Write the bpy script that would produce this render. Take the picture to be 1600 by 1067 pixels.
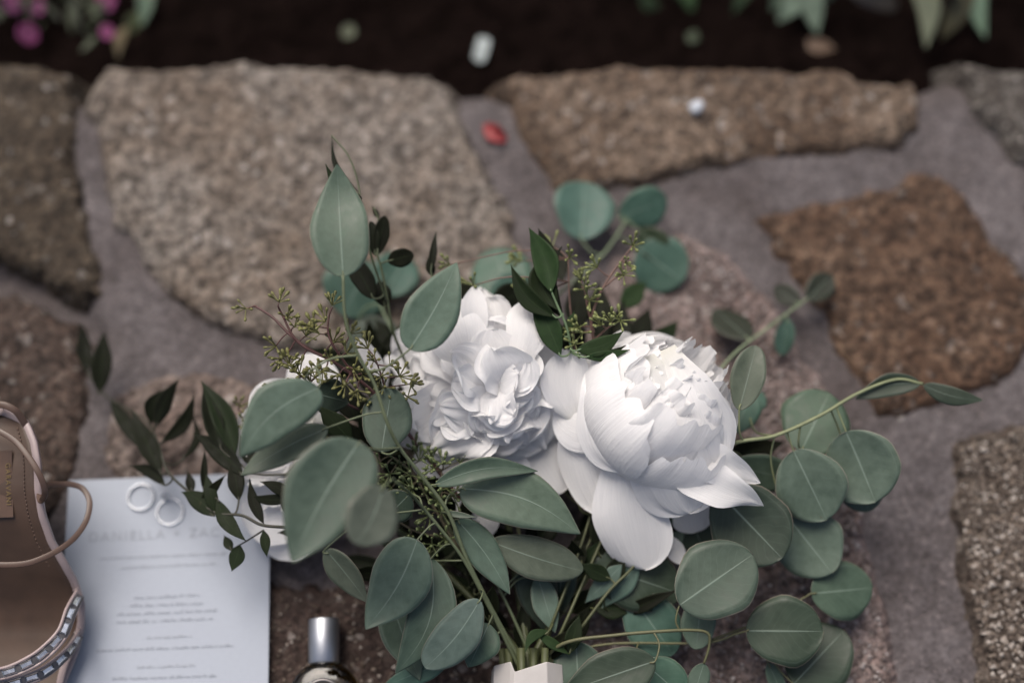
import bpy, math, random
import numpy as np
from mathutils import Vector, Matrix

random.seed(7)
rng = np.random.default_rng(7)
for o in list(bpy.data.objects):
    bpy.data.objects.remove(o)
scn = bpy.context.scene
COL = scn.collection
PI = math.pi
R_ = math.radians

# ------------------------------------------------------------------ camera
PITCH = R_(72.0)            # below the horizon
CAM_H = 1.046                # metres above the stones
W_PX, H_PX = 1600.0, 1067.0
F_PX = W_PX * 50.0 / 36.0
cam_pos = Vector((0, -CAM_H / math.tan(PITCH), CAM_H))
FWD = Vector((0, math.cos(PITCH), -math.sin(PITCH)))
UP = Vector((0, math.sin(PITCH), math.cos(PITCH)))
RIGHT = Vector((1, 0, 0))
cd = bpy.data.cameras.new('camera')
cam = bpy.data.objects.new('camera', cd)
COL.objects.link(cam)
cam.location = cam_pos
cam.rotation_euler = (PI / 2 - PITCH, 0, 0)
cd.lens = 50
cd.sensor_width = 36
cd.sensor_fit = 'HORIZONTAL'
cd.clip_start = 0.02
cd.clip_end = 100
cd.dof.use_dof = True
cd.dof.focus_distance = 0.966
cd.dof.aperture_fstop = 1.15
cd.dof.aperture_blades = 0
scn.camera = cam

# ------------------------------------------------------------------ sky and sun
SUN_EL, SUN_AZ = R_(58), R_(-25)      # azimuth clockwise from +Y
w = bpy.data.worlds.new('World')
scn.world = w
w.use_nodes = True
wn = w.node_tree
bg = wn.nodes['Background']
sky = wn.nodes.new('ShaderNodeTexSky')
sky.sky_type = 'NISHITA'
sky.sun_disc = False
sky.sun_elevation = SUN_EL
sky.sun_rotation = SUN_AZ
sky.air_density = 1.0
sky.dust_density = 7.0
sky.ozone_density = 1.0
wn.links.new(sky.outputs[0], bg.inputs[0])
bg.inputs[1].default_value = 0.065
sl = bpy.data.lights.new('sun', 'SUN')
sl.energy = 1.5
sl.angle = R_(38)
sl.color = (1.0, 0.95, 0.89)
so = bpy.data.objects.new('sun', sl)
COL.objects.link(so)
sd = Vector((math.sin(SUN_AZ) * math.cos(SUN_EL), math.cos(SUN_AZ) * math.cos(SUN_EL), math.sin(SUN_EL)))
so.rotation_euler = sd.to_track_quat('Z', 'Y').to_euler()
so.location = (0, 0, 3)
scn.view_settings.view_transform = 'Standard'
scn.view_settings.look = 'None'
scn.view_settings.exposure = 0.93
scn.view_settings.gamma = 1.0
scn.render.engine = 'CYCLES'
scn.cycles.max_bounces = 12
scn.cycles.diffuse_bounces = 6
scn.cycles.transmission_bounces = 8

# ------------------------------------------------------------------ helpers
def P(px, py, z=0.0):
    """photo pixel + height above the stones -> world point"""
    d = FWD + RIGHT * ((px - W_PX / 2) / F_PX) - UP * ((py - H_PX / 2) / F_PX)
    return cam_pos + d * ((z - CAM_H) / d.z)

def hz(z):
    return z if z < .13 else .13 + (z - .13) * .62

def mpp(p):
    """metres per photo pixel at a point"""
    return (p - cam_pos).dot(FWD) / F_PX

def V(a):
    return Vector((float(a[0]), float(a[1]), float(a[2])))

def obj(name, me, mat=None, parent=None, color=None):
    o = bpy.data.objects.new(name, me)
    COL.objects.link(o)
    if mat is not None and not me.materials:
        me.materials.append(mat)
    if parent is not None:
        o.parent = parent
        o.matrix_parent_inverse = PINV.get(parent.name, Matrix())
    if color is not None:
        o.color = (*color, 1)
    return o

PINV = {}

def empty(name, loc, label=None, cat=None, group=None):
    o = bpy.data.objects.new(name, None)
    COL.objects.link(o)
    o.location = loc
    o.empty_display_size = 0.02
    PINV[o.name] = Matrix.Translation(-Vector(loc))
    tag(o, label, cat, group)
    return o

def tag(o, label=None, cat=None, group=None, kind=None):
    if label: o['label'] = label
    if cat: o['category'] = cat
    if group: o['group'] = group
    if kind: o['kind'] = kind
    return o

def mesh(name, vs, fs, smooth=True, uvs=None):
    me = bpy.data.meshes.new(name)
    me.from_pydata([tuple(map(float, v)) for v in vs], [], fs)
    if smooth:
        me.polygons.foreach_set('use_smooth', [True] * len(me.polygons))
    if uvs is not None:
        ul = me.uv_layers.new(name='UVMap')
        li = np.zeros(len(me.loops), dtype=np.int32)
        me.loops.foreach_get('vertex_index', li)
        ul.data.foreach_set('uv', np.asarray(uvs, dtype=np.float32)[li].ravel())
    me.update()
    return me

def grid_faces(nu, nv):
    f = []
    for i in range(nu - 1):
        for j in range(nv - 1):
            a = i * nv + j
            f.append((a, a + 1, a + nv + 1, a + nv))
    return f

def spline(pts, n=6):
    """Catmull-Rom through points"""
    p = [Vector(q) for q in pts]
    if len(p) < 3:
        return [p[0].lerp(p[-1], i / n) for i in range(n + 1)]
    out = []
    e = [p[0] * 2 - p[1]] + p + [p[-1] * 2 - p[-2]]
    for i in range(1, len(e) - 2):
        a, b, c, d = e[i - 1], e[i], e[i + 1], e[i + 2]
        for k in range(n):
            t = k / n
            out.append(0.5 * ((2 * b) + (c - a) * t + (2 * a - 5 * b + 4 * c - d) * t * t + (3 * b - a - 3 * c + d) * t ** 3))
    out.append(p[-1])
    return out

class MB:
    def __init__(s):
        s.v, s.f = [], []
    def add(s, vs, fs):
        k = len(s.v)
        s.v += [tuple(q) for q in vs]
        s.f += [tuple(i + k for i in q) for q in fs]
    def tube(s, pts, r0, r1=None, seg=6, cap=True):
        r1 = r0 if r1 is None else r1
        n = len(pts)
        t = (pts[1] - pts[0]).normalized()
        a = t.orthogonal().normalized()
        vs, fs = [], []
        for i, q in enumerate(pts):
            tt = (pts[min(i + 1, n - 1)] - pts[max(i - 1, 0)])
            if tt.length > 1e-9:
                tt.normalize()
                a = (a - tt * a.dot(tt))
                a = a.normalized() if a.length > 1e-6 else tt.orthogonal().normalized()
                t = tt
            b = t.cross(a)
            r = r0 + (r1 - r0) * i / (n - 1)
            for k in range(seg):
                an = 2 * PI * k / seg
                vs.append(q + (a * math.cos(an) + b * math.sin(an)) * r)
        for i in range(n - 1):
            for k in range(seg):
                fs.append((i * seg + k, i * seg + (k + 1) % seg, (i + 1) * seg + (k + 1) % seg, (i + 1) * seg + k))
        if cap:
            fs.append(tuple(range(seg))[::-1])
            fs.append(tuple((n - 1) * seg + k for k in range(seg)))
        s.add(vs, fs)
    def ribbon(s, pts, w, th, nrm):
        """flat strap along pts with width w across, thickness th along nrm"""
        n = len(pts)
        vs, fs = [], []
        for i, q in enumerate(pts):
            t = (pts[min(i + 1, n - 1)] - pts[max(i - 1, 0)]).normalized()
            nn = nrm[i] if isinstance(nrm, list) else nrm
            sd_ = t.cross(nn).normalized()
            n2 = sd_.cross(t).normalized()
            for (x, y) in ((-1, -.5), (-1, .3), (-.75, .5), (.75, .5), (1, .3), (1, -.5)):
                vs.append(q + sd_ * (x * w / 2) + n2 * (y * th))
        for i in range(n - 1):
            for k in range(6):
                fs.append((i * 6 + k, i * 6 + (k + 1) % 6, (i + 1) * 6 + (k + 1) % 6, (i + 1) * 6 + k))
        fs.append((0, 1, 2, 3, 4, 5))
        fs.append(tuple((n - 1) * 6 + k for k in range(6))[::-1])
        s.add(vs, fs)
    def lathe(s, o, ax, prof, seg=10):
        """prof: (radius, height) pairs along ax from o"""
        ax = ax.normalized()
        a = ax.orthogonal().normalized()
        b = ax.cross(a)
        vs, fs = [], []
        for (r, h) in prof:
            for k in range(seg):
                an = 2 * PI * k / seg
                vs.append(o + ax * h + (a * math.cos(an) + b * math.sin(an)) * r)
        for i in range(len(prof) - 1):
            for k in range(seg):
                fs.append((i * seg + k, i * seg + (k + 1) % seg, (i + 1) * seg + (k + 1) % seg, (i + 1) * seg + k))
        fs.append(tuple(range(seg))[::-1])
        fs.append(tuple((len(prof) - 1) * seg + k for k in range(seg)))
        s.add(vs, fs)
    def box(s, c, ex, ey, ez):
        vs = [c + ex * x + ey * y + ez * z for z in (-1, 1) for y in (-1, 1) for x in (-1, 1)]
        s.add(vs, [(0, 2, 3, 1), (4, 5, 7, 6), (0, 1, 5, 4), (2, 6, 7, 3), (0, 4, 6, 2), (1, 3, 7, 5)])
    def build(s, name, mat, parent=None, smooth=True, color=None):
        return obj(name, mesh(name, s.v, s.f, smooth), mat, parent, color)

# value noise, vectorised
_tab = rng.random((256, 256))
def vnoise(x, y):
    xi, yi = np.floor(x).astype(int), np.floor(y).astype(int)
    fx, fy = x - xi, y - yi
    fx = fx * fx * (3 - 2 * fx); fy = fy * fy * (3 - 2 * fy)
    g = lambda a, b: _tab[a % 256, b % 256]
    return (g(xi, yi) * (1 - fx) + g(xi + 1, yi) * fx) * (1 - fy) + (g(xi, yi + 1) * (1 - fx) + g(xi + 1, yi + 1) * fx) * fy
def fbm(x, y, o=4):
    r, a, t = 0, 1, 0
    for i in range(o):
        r = r + a * vnoise(x * 2 ** i + 17.3 * i, y * 2 ** i + 9.1 * i); t += a; a *= .55
    return r / t - .5

# ------------------------------------------------------------------ materials
def newmat(name):
    m = bpy.data.materials.new(name)
    m.use_nodes = True
    nt = m.node_tree
    return m, nt, nt.nodes['Principled BSDF'], nt.nodes['Material Output']

def N(nt, t, **kw):
    n = nt.nodes.new(t)
    for k, v in kw.items():
        setattr(n, k, v)
    return n

def ramp(nt, stops, interp='LINEAR'):
    r = nt.nodes.new('ShaderNodeValToRGB')
    r.color_ramp.interpolation = interp
    el = r.color_ramp.elements
    while len(el) < len(stops):
        el.new(0.5)
    for e, (p, c) in zip(el, stops):
        e.position = p
        e.color = (*c, 1) if len(c) == 3 else c
    return r

def math_(nt, op, a, b=None, c=None):
    n = nt.nodes.new('ShaderNodeMath'); n.operation = op
    for i, x in enumerate((a, b, c)):
        if x is None: continue
        if isinstance(x, (int, float)): n.inputs[i].default_value = x
        else: nt.links.new(x, n.inputs[i])
    return n.outputs[0]

def mixc(nt, fac, a, b, mode='MIX'):
    n = nt.nodes.new('ShaderNodeMix'); n.data_type = 'RGBA'; n.blend_type = mode
    for s, x in ((n.inputs[0], fac), (n.inputs[6], a), (n.inputs[7], b)):
        if isinstance(x, (int, float)): s.default_value = x
        elif isinstance(x, tuple): s.default_value = (*x, 1)
        else: nt.links.new(x, s)
    return n.outputs[2]

def noise_(nt, vec, scale, detail=4, rough=.55):
    n = nt.nodes.new('ShaderNodeTexNoise')
    n.inputs['Scale'].default_value = scale; n.inputs['Detail'].default_value = detail
    n.inputs['Roughness'].default_value = rough
    if vec is not None: nt.links.new(vec, n.inputs['Vector'])
    return n.outputs[0]

def voro(nt, vec, scale, feature='F1', out=0):
    n = nt.nodes.new('ShaderNodeTexVoronoi'); n.feature = feature
    n.inputs['Scale'].default_value = scale
    nt.links.new(vec, n.inputs['Vector'])
    return n.outputs[out]

def bump(nt, bs, h, strength, dist):
    b = nt.nodes.new('ShaderNodeBump')
    b.inputs['Strength'].default_value = strength; b.inputs['Distance'].default_value = dist
    nt.links.new(h, b.inputs['Height'])
    nt.links.new(b.outputs[0], bs.inputs['Normal'])
    return b

def stone_mat(name, dark, mid, light, brown, grain=260, speck=.5, brownamt=.5, grainy=.5, k=1.0):
    dark, mid, light, brown = (tuple(q * k for q in c) for c in (dark, mid, light, brown))  # for corner and covered stones this darkening includes lens falloff and shade
    m, nt, bs, out = newmat(name)
    co = N(nt, 'ShaderNodeTexCoord').outputs['Object']
    big = noise_(nt, co, 9, 4, .6)
    med = noise_(nt, co, 62, 5, .72)
    fine = noise_(nt, co, 420, 3, .6)
    base = ramp(nt, [(.34, dark), (.5, mid), (.70, light)])
    v = math_(nt, 'MULTIPLY_ADD', med, .55, math_(nt, 'MULTIPLY', fine, .45))
    nt.links.new(v, base.inputs[0])
    br = ramp(nt, [(.42, (0, 0, 0)), (.62, (1, 1, 1))])
    nt.links.new(big, br.inputs[0])
    c = mixc(nt, math_(nt, 'MULTIPLY', br.outputs[0], brownamt), base.outputs[0], brown)
    vc = voro(nt, co, grain, out=1)          # one random colour per crystal
    sep = N(nt, 'ShaderNodeSeparateColor'); nt.links.new(vc, sep.inputs[0])
    gr = ramp(nt, [(0, (.35, .33, .32)), (.5, (.95, .93, .92)), (1, (1.55, 1.5, 1.48))])
    nt.links.new(sep.outputs[0], gr.inputs[0])
    c = mixc(nt, grainy, c, mixc(nt, 1.0, c, gr.outputs[0], 'MULTIPLY'))
    vc2 = voro(nt, co, grain * .95, out=1)
    sep2 = N(nt, 'ShaderNodeSeparateColor'); nt.links.new(vc2, sep2.inputs[0])
    sp = ramp(nt, [(.93, (0, 0, 0)), (.97, (1, 1, 1))])
    nt.links.new(sep2.outputs[1], sp.inputs[0])
    patch = ramp(nt, [(.38, (0, 0, 0)), (.6, (1, 1, 1))]); nt.links.new(noise_(nt, co, 22, 3), patch.inputs[0])
    c = mixc(nt, math_(nt, 'MULTIPLY', math_(nt, 'MULTIPLY', sp.outputs[0], speck * .75), patch.outputs[0]), c, (.42, .385, .36))
    nt.links.new(c, bs.inputs['Base Color'])
    bs.inputs['Roughness'].default_value = .85
    bs.inputs['Specular IOR Level'].default_value = .3
    vd = voro(nt, co, grain)
    h = math_(nt, 'ADD', math_(nt, 'MULTIPLY', vd, -.6), math_(nt, 'ADD', math_(nt, 'MULTIPLY', med, .8), math_(nt, 'MULTIPLY', fine, .5)))
    bump(nt, bs, h, .9, .003)
    return m

def leaf_mat(name, vein=(.30, .38, .32), veinamt=.46, rough=.5, trans=.12, edge=(.30, .24, .20), nside=9.0, tint=.16, spec=.35):
    m, nt, bs, out = newmat(name)
    oi = N(nt, 'ShaderNodeObjectInfo')
    tc = N(nt, 'ShaderNodeTexCoord')
    uv = N(nt, 'ShaderNodeSeparateXYZ'); nt.links.new(tc.outputs['UV'], uv.inputs[0])
    u = uv.outputs[0]
    v = math_(nt, 'ABSOLUTE', math_(nt, 'SUBTRACT', math_(nt, 'MULTIPLY', uv.outputs[1], 2.0), 1.0))
    # midrib, thinning to the tip
    wid = math_(nt, 'MULTIPLY_ADD', u, -.040, .052)
    mid = math_(nt, 'SUBTRACT', 1.0, math_(nt, 'SMOOTH_MIN', math_(nt, 'DIVIDE', v, wid), 1.0, .2))
    mid = math_(nt, 'MAXIMUM', mid, 0.0)
    nz = noise_(nt, tc.outputs['Object'], 60, 2)
    ph = math_(nt, 'ADD', math_(nt, 'MULTIPLY', u, nside), math_(nt, 'ADD', math_(nt, 'MULTIPLY', v, -3.2), math_(nt, 'MULTIPLY', nz, 1.6)))
    fr = math_(nt, 'ABSOLUTE', math_(nt, 'SUBTRACT', math_(nt, 'FRACT', ph), .5))
    side = math_(nt, 'MAXIMUM', math_(nt, 'SUBTRACT', 1.0, math_(nt, 'MULTIPLY', fr, 16.0)), 0.0)
    side = math_(nt, 'MULTIPLY', side, .11)
    # a vein running just inside the margin
    mg = math_(nt, 'MULTIPLY', math_(nt, 'MAXIMUM', math_(nt, 'SUBTRACT', 1.0, math_(nt, 'MULTIPLY', math_(nt, 'ABSOLUTE', math_(nt, 'SUBTRACT', v, .86)), 45.0)), 0.0), .18)
    veins = math_(nt, 'MAXIMUM', mid, math_(nt, 'MAXIMUM', side, mg))
    mott = noise_(nt, tc.outputs['Object'], 130, 5, .6)
    mr = ramp(nt, [(.25, (.72, .74, .72)), (.75, (1.22, 1.2, 1.22))]); nt.links.new(mott, mr.inputs[0])
    c = mixc(nt, 1.0, oi.outputs['Color'], mr.outputs[0], 'MULTIPLY')
    big = noise_(nt, tc.outputs['Object'], 28, 2)
    c = mixc(nt, math_(nt, 'MULTIPLY', big, tint), c, (.13, .16, .10))
    # sparse brown blemishes
    bl = ramp(nt, [(.72, (0, 0, 0)), (.77, (1, 1, 1))]); nt.links.new(noise_(nt, tc.outputs['Object'], 75, 3), bl.inputs[0])
    c = mixc(nt, math_(nt, 'MULTIPLY', bl.outputs[0], .55), c, (.07, .055, .03))
    c = mixc(nt, math_(nt, 'MULTIPLY', veins, veinamt), c, vein)
    ed = math_(nt, 'MULTIPLY', math_(nt, 'GREATER_THAN', v, .975), .35)
    c = mixc(nt, ed, c, edge)
    nt.links.new(c, bs.inputs['Base Color'])
    rr = ramp(nt, [(.3, (rough - .12,) * 3), (.7, (rough + .15,) * 3)]); nt.links.new(mott, rr.inputs[0])
    nt.links.new(rr.outputs[0], bs.inputs['Roughness'])
    bs.inputs['Specular IOR Level'].default_value = spec
    bump(nt, bs, math_(nt, 'ADD', math_(nt, 'MULTIPLY', veins, .5), math_(nt, 'MULTIPLY', mott, .5)), .35, .0006)
    tr = N(nt, 'ShaderNodeBsdfTranslucent'); nt.links.new(c, tr.inputs[0])
    mx = N(nt, 'ShaderNodeMixShader'); mx.inputs[0].default_value = trans
    nt.links.new(bs.outputs[0], mx.inputs[1]); nt.links.new(tr.outputs[0], mx.inputs[2])
    nt.links.new(mx.outputs[0], out.inputs[0])
    return m

def petal_mat(name):
    m, nt, bs, out = newmat(name)
    tc = N(nt, 'ShaderNodeTexCoord')
    uv = N(nt, 'ShaderNodeSeparateXYZ'); nt.links.new(tc.outputs['UV'], uv.inputs[0])
    mp = N(nt, 'ShaderNodeMapping'); mp.inputs['Scale'].default_value = (1.2, 26, 1)
    nt.links.new(tc.outputs['UV'], mp.inputs[0])
    st = noise_(nt, mp.outputs[0], 1.6, 4, .6)
    bl = noise_(nt, tc.outputs['Object'], 55, 3)
    cr = ramp(nt, [(0, (.85, .84, .76)), (.12, (.89, .885, .86)), (.3, (.92, .915, .915))])
    nt.links.new(uv.outputs[0], cr.inputs[0])
    sr = ramp(nt, [(.3, (.91, .91, .918)), (.7, (1, 1, 1))]); nt.links.new(st, sr.inputs[0])
    c = mixc(nt, 1.0, cr.outputs[0], sr.outputs[0], 'MULTIPLY')
    sp = ramp(nt, [(.735, (0, 0, 0)), (.77, (1, 1, 1))]); nt.links.new(bl, sp.inputs[0])
    c = mixc(nt, math_(nt, 'MULTIPLY', sp.outputs[0], .35), c, (.62, .52, .34))
    nt.links.new(c, bs.inputs['Base Color'])
    bs.inputs['Roughness'].default_value = .6
    bs.inputs['Specular IOR Level'].default_value = .25
    bump(nt, bs, math_(nt, 'ADD', math_(nt, 'MULTIPLY', st, .8), math_(nt, 'MULTIPLY', bl, .6)), .6, .0016)
    tr = N(nt, 'ShaderNodeBsdfTranslucent'); nt.links.new(c, tr.inputs[0])
    mx = N(nt, 'ShaderNodeMixShader'); mx.inputs[0].default_value = .42
    nt.links.new(bs.outputs[0], mx.inputs[1]); nt.links.new(tr.outputs[0], mx.inputs[2])
    nt.links.new(mx.outputs[0], out.inputs[0])
    return m

def simple(name, col, rough=.6, metal=0.0, var=.15, scale=80, spec=.5, bmp=.0, bdist=.001, objcol=False):
    m, nt, bs, out = newmat(name)
    tc = N(nt, 'ShaderNodeTexCoord')
    n1 = noise_(nt, tc.outputs['Object'], scale, 4)
    r = ramp(nt, [(.25, (1 - var,) * 3), (.75, (1 + var,) * 3)]); nt.links.new(n1, r.inputs[0])
    if objcol:
        oi = N(nt, 'ShaderNodeObjectInfo'); src = oi.outputs['Color']
    else:
        src = col
    c = mixc(nt, 1.0, src, r.outputs[0], 'MULTIPLY')
    nt.links.new(c, bs.inputs['Base Color'])
    bs.inputs['Roughness'].default_value = rough
    bs.inputs['Metallic'].default_value = metal
    bs.inputs['Specular IOR Level'].default_value = spec
    if bmp: bump(nt, bs, n1, bmp, bdist)
    return m

M_S1 = stone_mat('stone_olive_brown', (.035, .026, .018), (.105, .080, .056), (.26, .22, .17), (.06, .042, .026), grain=230, grainy=1.0, speck=.6, k=0.46)  # corner stone, colour darkened to stand for lens falloff
M_S2 = stone_mat('stone_grey_tan', (.085, .073, .062), (.205, .180, .158), (.38, .355, .325), (.145, .104, .072), grain=210, grainy=1.0, speck=.7, brownamt=.55, k=0.68)
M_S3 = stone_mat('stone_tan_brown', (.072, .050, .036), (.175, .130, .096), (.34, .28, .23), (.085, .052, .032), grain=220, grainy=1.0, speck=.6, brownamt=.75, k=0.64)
M_S4 = stone_mat('stone_dark_grey', (.03, .026, .024), (.11, .10, .09), (.36, .35, .33), (.06, .045, .035), grain=330, speck=.9, grainy=.9, k=0.6)
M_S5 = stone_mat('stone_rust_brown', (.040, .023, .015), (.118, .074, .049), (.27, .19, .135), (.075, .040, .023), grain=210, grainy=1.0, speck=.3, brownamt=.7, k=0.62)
M_S6 = stone_mat('stone_coarse_dark', (.022, .015, .012), (.085, .066, .054), (.26, .23, .20), (.045, .03, .022), grain=210, speck=.3, grainy=.8, k=0.72)
M_S7 = stone_mat('stone_pinkish_grey', (.085, .062, .058), (.19, .15, .142), (.34, .30, .29), (.11, .072, .062), grain=210, speck=.9, grainy=.8, k=0.88)
M_S8 = stone_mat('stone_red_brown', (.04, .026, .020), (.115, .080, .064), (.27, .22, .19), (.065, .038, .028), grain=220, grainy=1.0, speck=.6, k=0.42)  # colour darkened for lens falloff and the shade beside the sandal
M_S9 = stone_mat('stone_mauve_brown', (.06, .046, .040), (.150, .120, .106), (.28, .24, .22), (.095, .065, .053), grain=210, grainy=1.0, speck=.6, k=0.8)
M_S10 = stone_mat('stone_shaded_red_brown', (.03, .018, .015), (.075, .05, .042), (.18, .145, .125), (.04, .022, .018), grain=230, speck=.5, k=.6)  # shade around the bouquet and sandal darkened into the stone colour
M_GRIT = simple('quartz_grit', (.3, .27, .25), .6, var=.5, scale=900)

def mortar_mat():
    m, nt, bs, out = newmat('mortar')
    co = N(nt, 'ShaderNodeTexCoord').outputs['Object']
    a, b, f = noise_(nt, co, 14, 4, .6), noise_(nt, co, 90, 5, .65), noise_(nt, co, 700, 2)
    r = ramp(nt, [(.34, (.055, .046, .046)), (.5, (.098, .085, .087)), (.66, (.145, .128, .132))])
    nt.links.new(math_(nt, 'ADD', math_(nt, 'MULTIPLY', a, .5), math_(nt, 'MULTIPLY', b, .5)), r.inputs[0])
    st = ramp(nt, [(.45, (0, 0, 0)), (.7, (1, 1, 1))]); nt.links.new(noise_(nt, co, 6, 3), st.inputs[0])
    c = mixc(nt, math_(nt, 'MULTIPLY', st.outputs[0], .6), r.outputs[0], (.048, .035, .032))
    nt.links.new(c, bs.inputs['Base Color'])
    vs_ = N(nt, 'ShaderNodeSeparateColor'); nt.links.new(voro(nt, co, 420, out=1), vs_.inputs[0])
    sand = ramp(nt, [(0, (.55, .53, .52)), (.5, (1, 1, 1)), (.93, (1.2, 1.2, 1.2)), (1, (1.9, 1.85, 1.8))]); nt.links.new(vs_.outputs[0], sand.inputs[0])
    c = mixc(nt, .8, c, mixc(nt, 1.0, c, sand.outputs[0], 'MULTIPLY'))
    nt.links.new(c, bs.inputs['Base Color'])
    bs.inputs['Roughness'].default_value = .9
    bump(nt, bs, math_(nt, 'ADD', b, math_(nt, 'ADD', math_(nt, 'MULTIPLY', f, .4), math_(nt, 'MULTIPLY', vs_.outputs[0], .25))), 1.0, .0035)
    return m
M_MORTAR = mortar_mat()
M_SOIL = simple('shaded_soil', (.0050, .0030, .0026), .95, var=.6, scale=60, spec=.02, bmp=1, bdist=.01)  # wet soil, made darker still to carry the shade of the bed
M_EUC = leaf_mat('eucalyptus_leaf')
M_RUS = leaf_mat('ruscus_leaf', vein=(.05, .085, .035), veinamt=.4, rough=.55, trans=.06, edge=(.03, .04, .018), nside=2.0, tint=.0, spec=.09)
M_GARDEN = leaf_mat('garden_leaf', vein=(.25, .32, .22), veinamt=.5, rough=.55, trans=.15)
M_PETAL = petal_mat('white_petal')
M_STEM = simple('green_stem', (.16, .19, .09), .55, objcol=True, scale=140)
M_BUD = simple('seed_bud', (.16, .17, .05), .55, objcol=True, scale=500, var=.3)
M_BLOOM = simple('pink_blossom', (.5, .12, .3), .6, objcol=True, scale=200, var=.2)
M_PAPER = simple('card_paper', (.345, .375, .43), .75, var=.02, scale=300, spec=.2, bmp=.1, bdist=.0003)
M_INK = simple('grey_ink', (.225, .247, .285), .8, var=.05)
M_INK2 = simple('pale_grey_ink', (.275, .297, .335), .8, var=.05)
M_SILVER = simple('silver', (.62, .64, .68), .25, 1.0, var=.03)
M_CAP = simple('brushed_silver', (.46, .48, .52), .45, 1.0, var=.05)
M_LEATHER = simple('tan_leather', (.064, .038, .025), .5, var=.25, scale=45, bmp=.25, bdist=.0006)
M_PIPING = simple('pale_pink_leather', (.30, .238, .235), .38, var=.06)
M_STRAP = simple('brown_strap_leather', (.085, .052, .038), .4, var=.12)
M_DARKSOLE = simple('dark_heel', (.022, .013, .011), .5)
M_GOLD = simple('gold_foil', (.20, .14, .06), .5, .4)
M_LABEL = simple('insole_label', (.085, .05, .034), .5)
M_SETTING = simple('pewter_setting', (.16, .15, .15), .35, .8)
M_WHITE = simple('white_label', (.72, .73, .76), .6, var=.03)
M_SATIN = simple('ivory_satin', (.42, .40, .385), .42, var=.06, scale=60, bmp=.3, bdist=.001)
M_DEBRIS = simple('debris', (.5, .5, .5), .7, objcol=True, scale=200)

def glass(name, col, rough=.02, ior=1.5):
    m, nt, bs, out = newmat(name)
    n1 = noise_(nt, N(nt, 'ShaderNodeTexCoord').outputs['Object'], 30, 2)
    r = ramp(nt, [(.3, tuple(c * .92 for c in col)), (.7, col)]); nt.links.new(n1, r.inputs[0])
    nt.links.new(r.outputs[0], bs.inputs['Base Color'])
    bs.inputs['Roughness'].default_value = rough
    bs.inputs['Transmission Weight'].default_value = 1
    bs.inputs['IOR'].default_value = ior
    bs.inputs['Specular IOR Level'].default_value = .22
    return m
M_AMBER = glass('amber_glass', (.50, .38, .15), .03, 1.46)
M_CRYSTAL = glass('crystal', (.93, .95, .98), .0, 1.65)

# ------------------------------------------------------------------ ground: soil bed, stones, mortar
def heightfield(name, x0, x1, y0, y1, step, fz, mask, mat, parent):
    nx, ny = int((x1 - x0) / step) + 2, int((y1 - y0) / step) + 2
    X, Y = np.meshgrid(x0 + np.arange(nx) * step, y0 + np.arange(ny) * step, indexing='ij')
    Z, K = fz(X, Y)
    idx = -np.ones(X.shape, int)
    cell = K[:-1, :-1] & K[1:, :-1] & K[:-1, 1:] & K[1:, 1:]
    used = np.zeros(X.shape, bool)
    used[:-1, :-1] |= cell; used[1:, :-1] |= cell; used[:-1, 1:] |= cell; used[1:, 1:] |= cell
    idx[used] = np.arange(used.sum())
    vs = np.stack([X[used], Y[used], Z[used]], 1)
    I, J = np.nonzero(cell)
    fs = np.stack([idx[I, J], idx[I + 1, J], idx[I + 1, J + 1], idx[I, J + 1]], 1)
    me = bpy.data.meshes.new(name)
    me.vertices.add(len(vs)); me.vertices.foreach_set('co', vs.astype(np.float32).ravel())
    me.loops.add(fs.size); me.loops.foreach_set('vertex_index', fs.astype(np.int32).ravel())
    me.polygons.add(len(fs))
    me.polygons.foreach_set('loop_start', np.arange(0, fs.size, 4, dtype=np.int32))
    me.polygons.foreach_set('use_smooth', np.ones(len(fs), bool))
    me.update(calc_edges=True); me.validate()
    return obj(name, me, mat, parent)

def sdf(poly, X, Y):
    """positive inside"""
    d = np.full(X.shape, 1e9); ins = np.zeros(X.shape, bool)
    n = len(poly)
    for i in range(n):
        ax, ay = poly[i]; bx, by = poly[(i + 1) % n]
        ex, ey = bx - ax, by - ay
        t = np.clip(((X - ax) * ex + (Y - ay) * ey) / (ex * ex + ey * ey + 1e-12), 0, 1)
        d = np.minimum(d, np.hypot(X - ax - t * ex, Y - ay - t * ey))
        c = ((ay > Y) != (by > Y)) & (X < (bx - ax) * (Y - ay) / (by - ay + 1e-12) + ax)
        ins ^= c
    return np.where(ins, d, -d)

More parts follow.
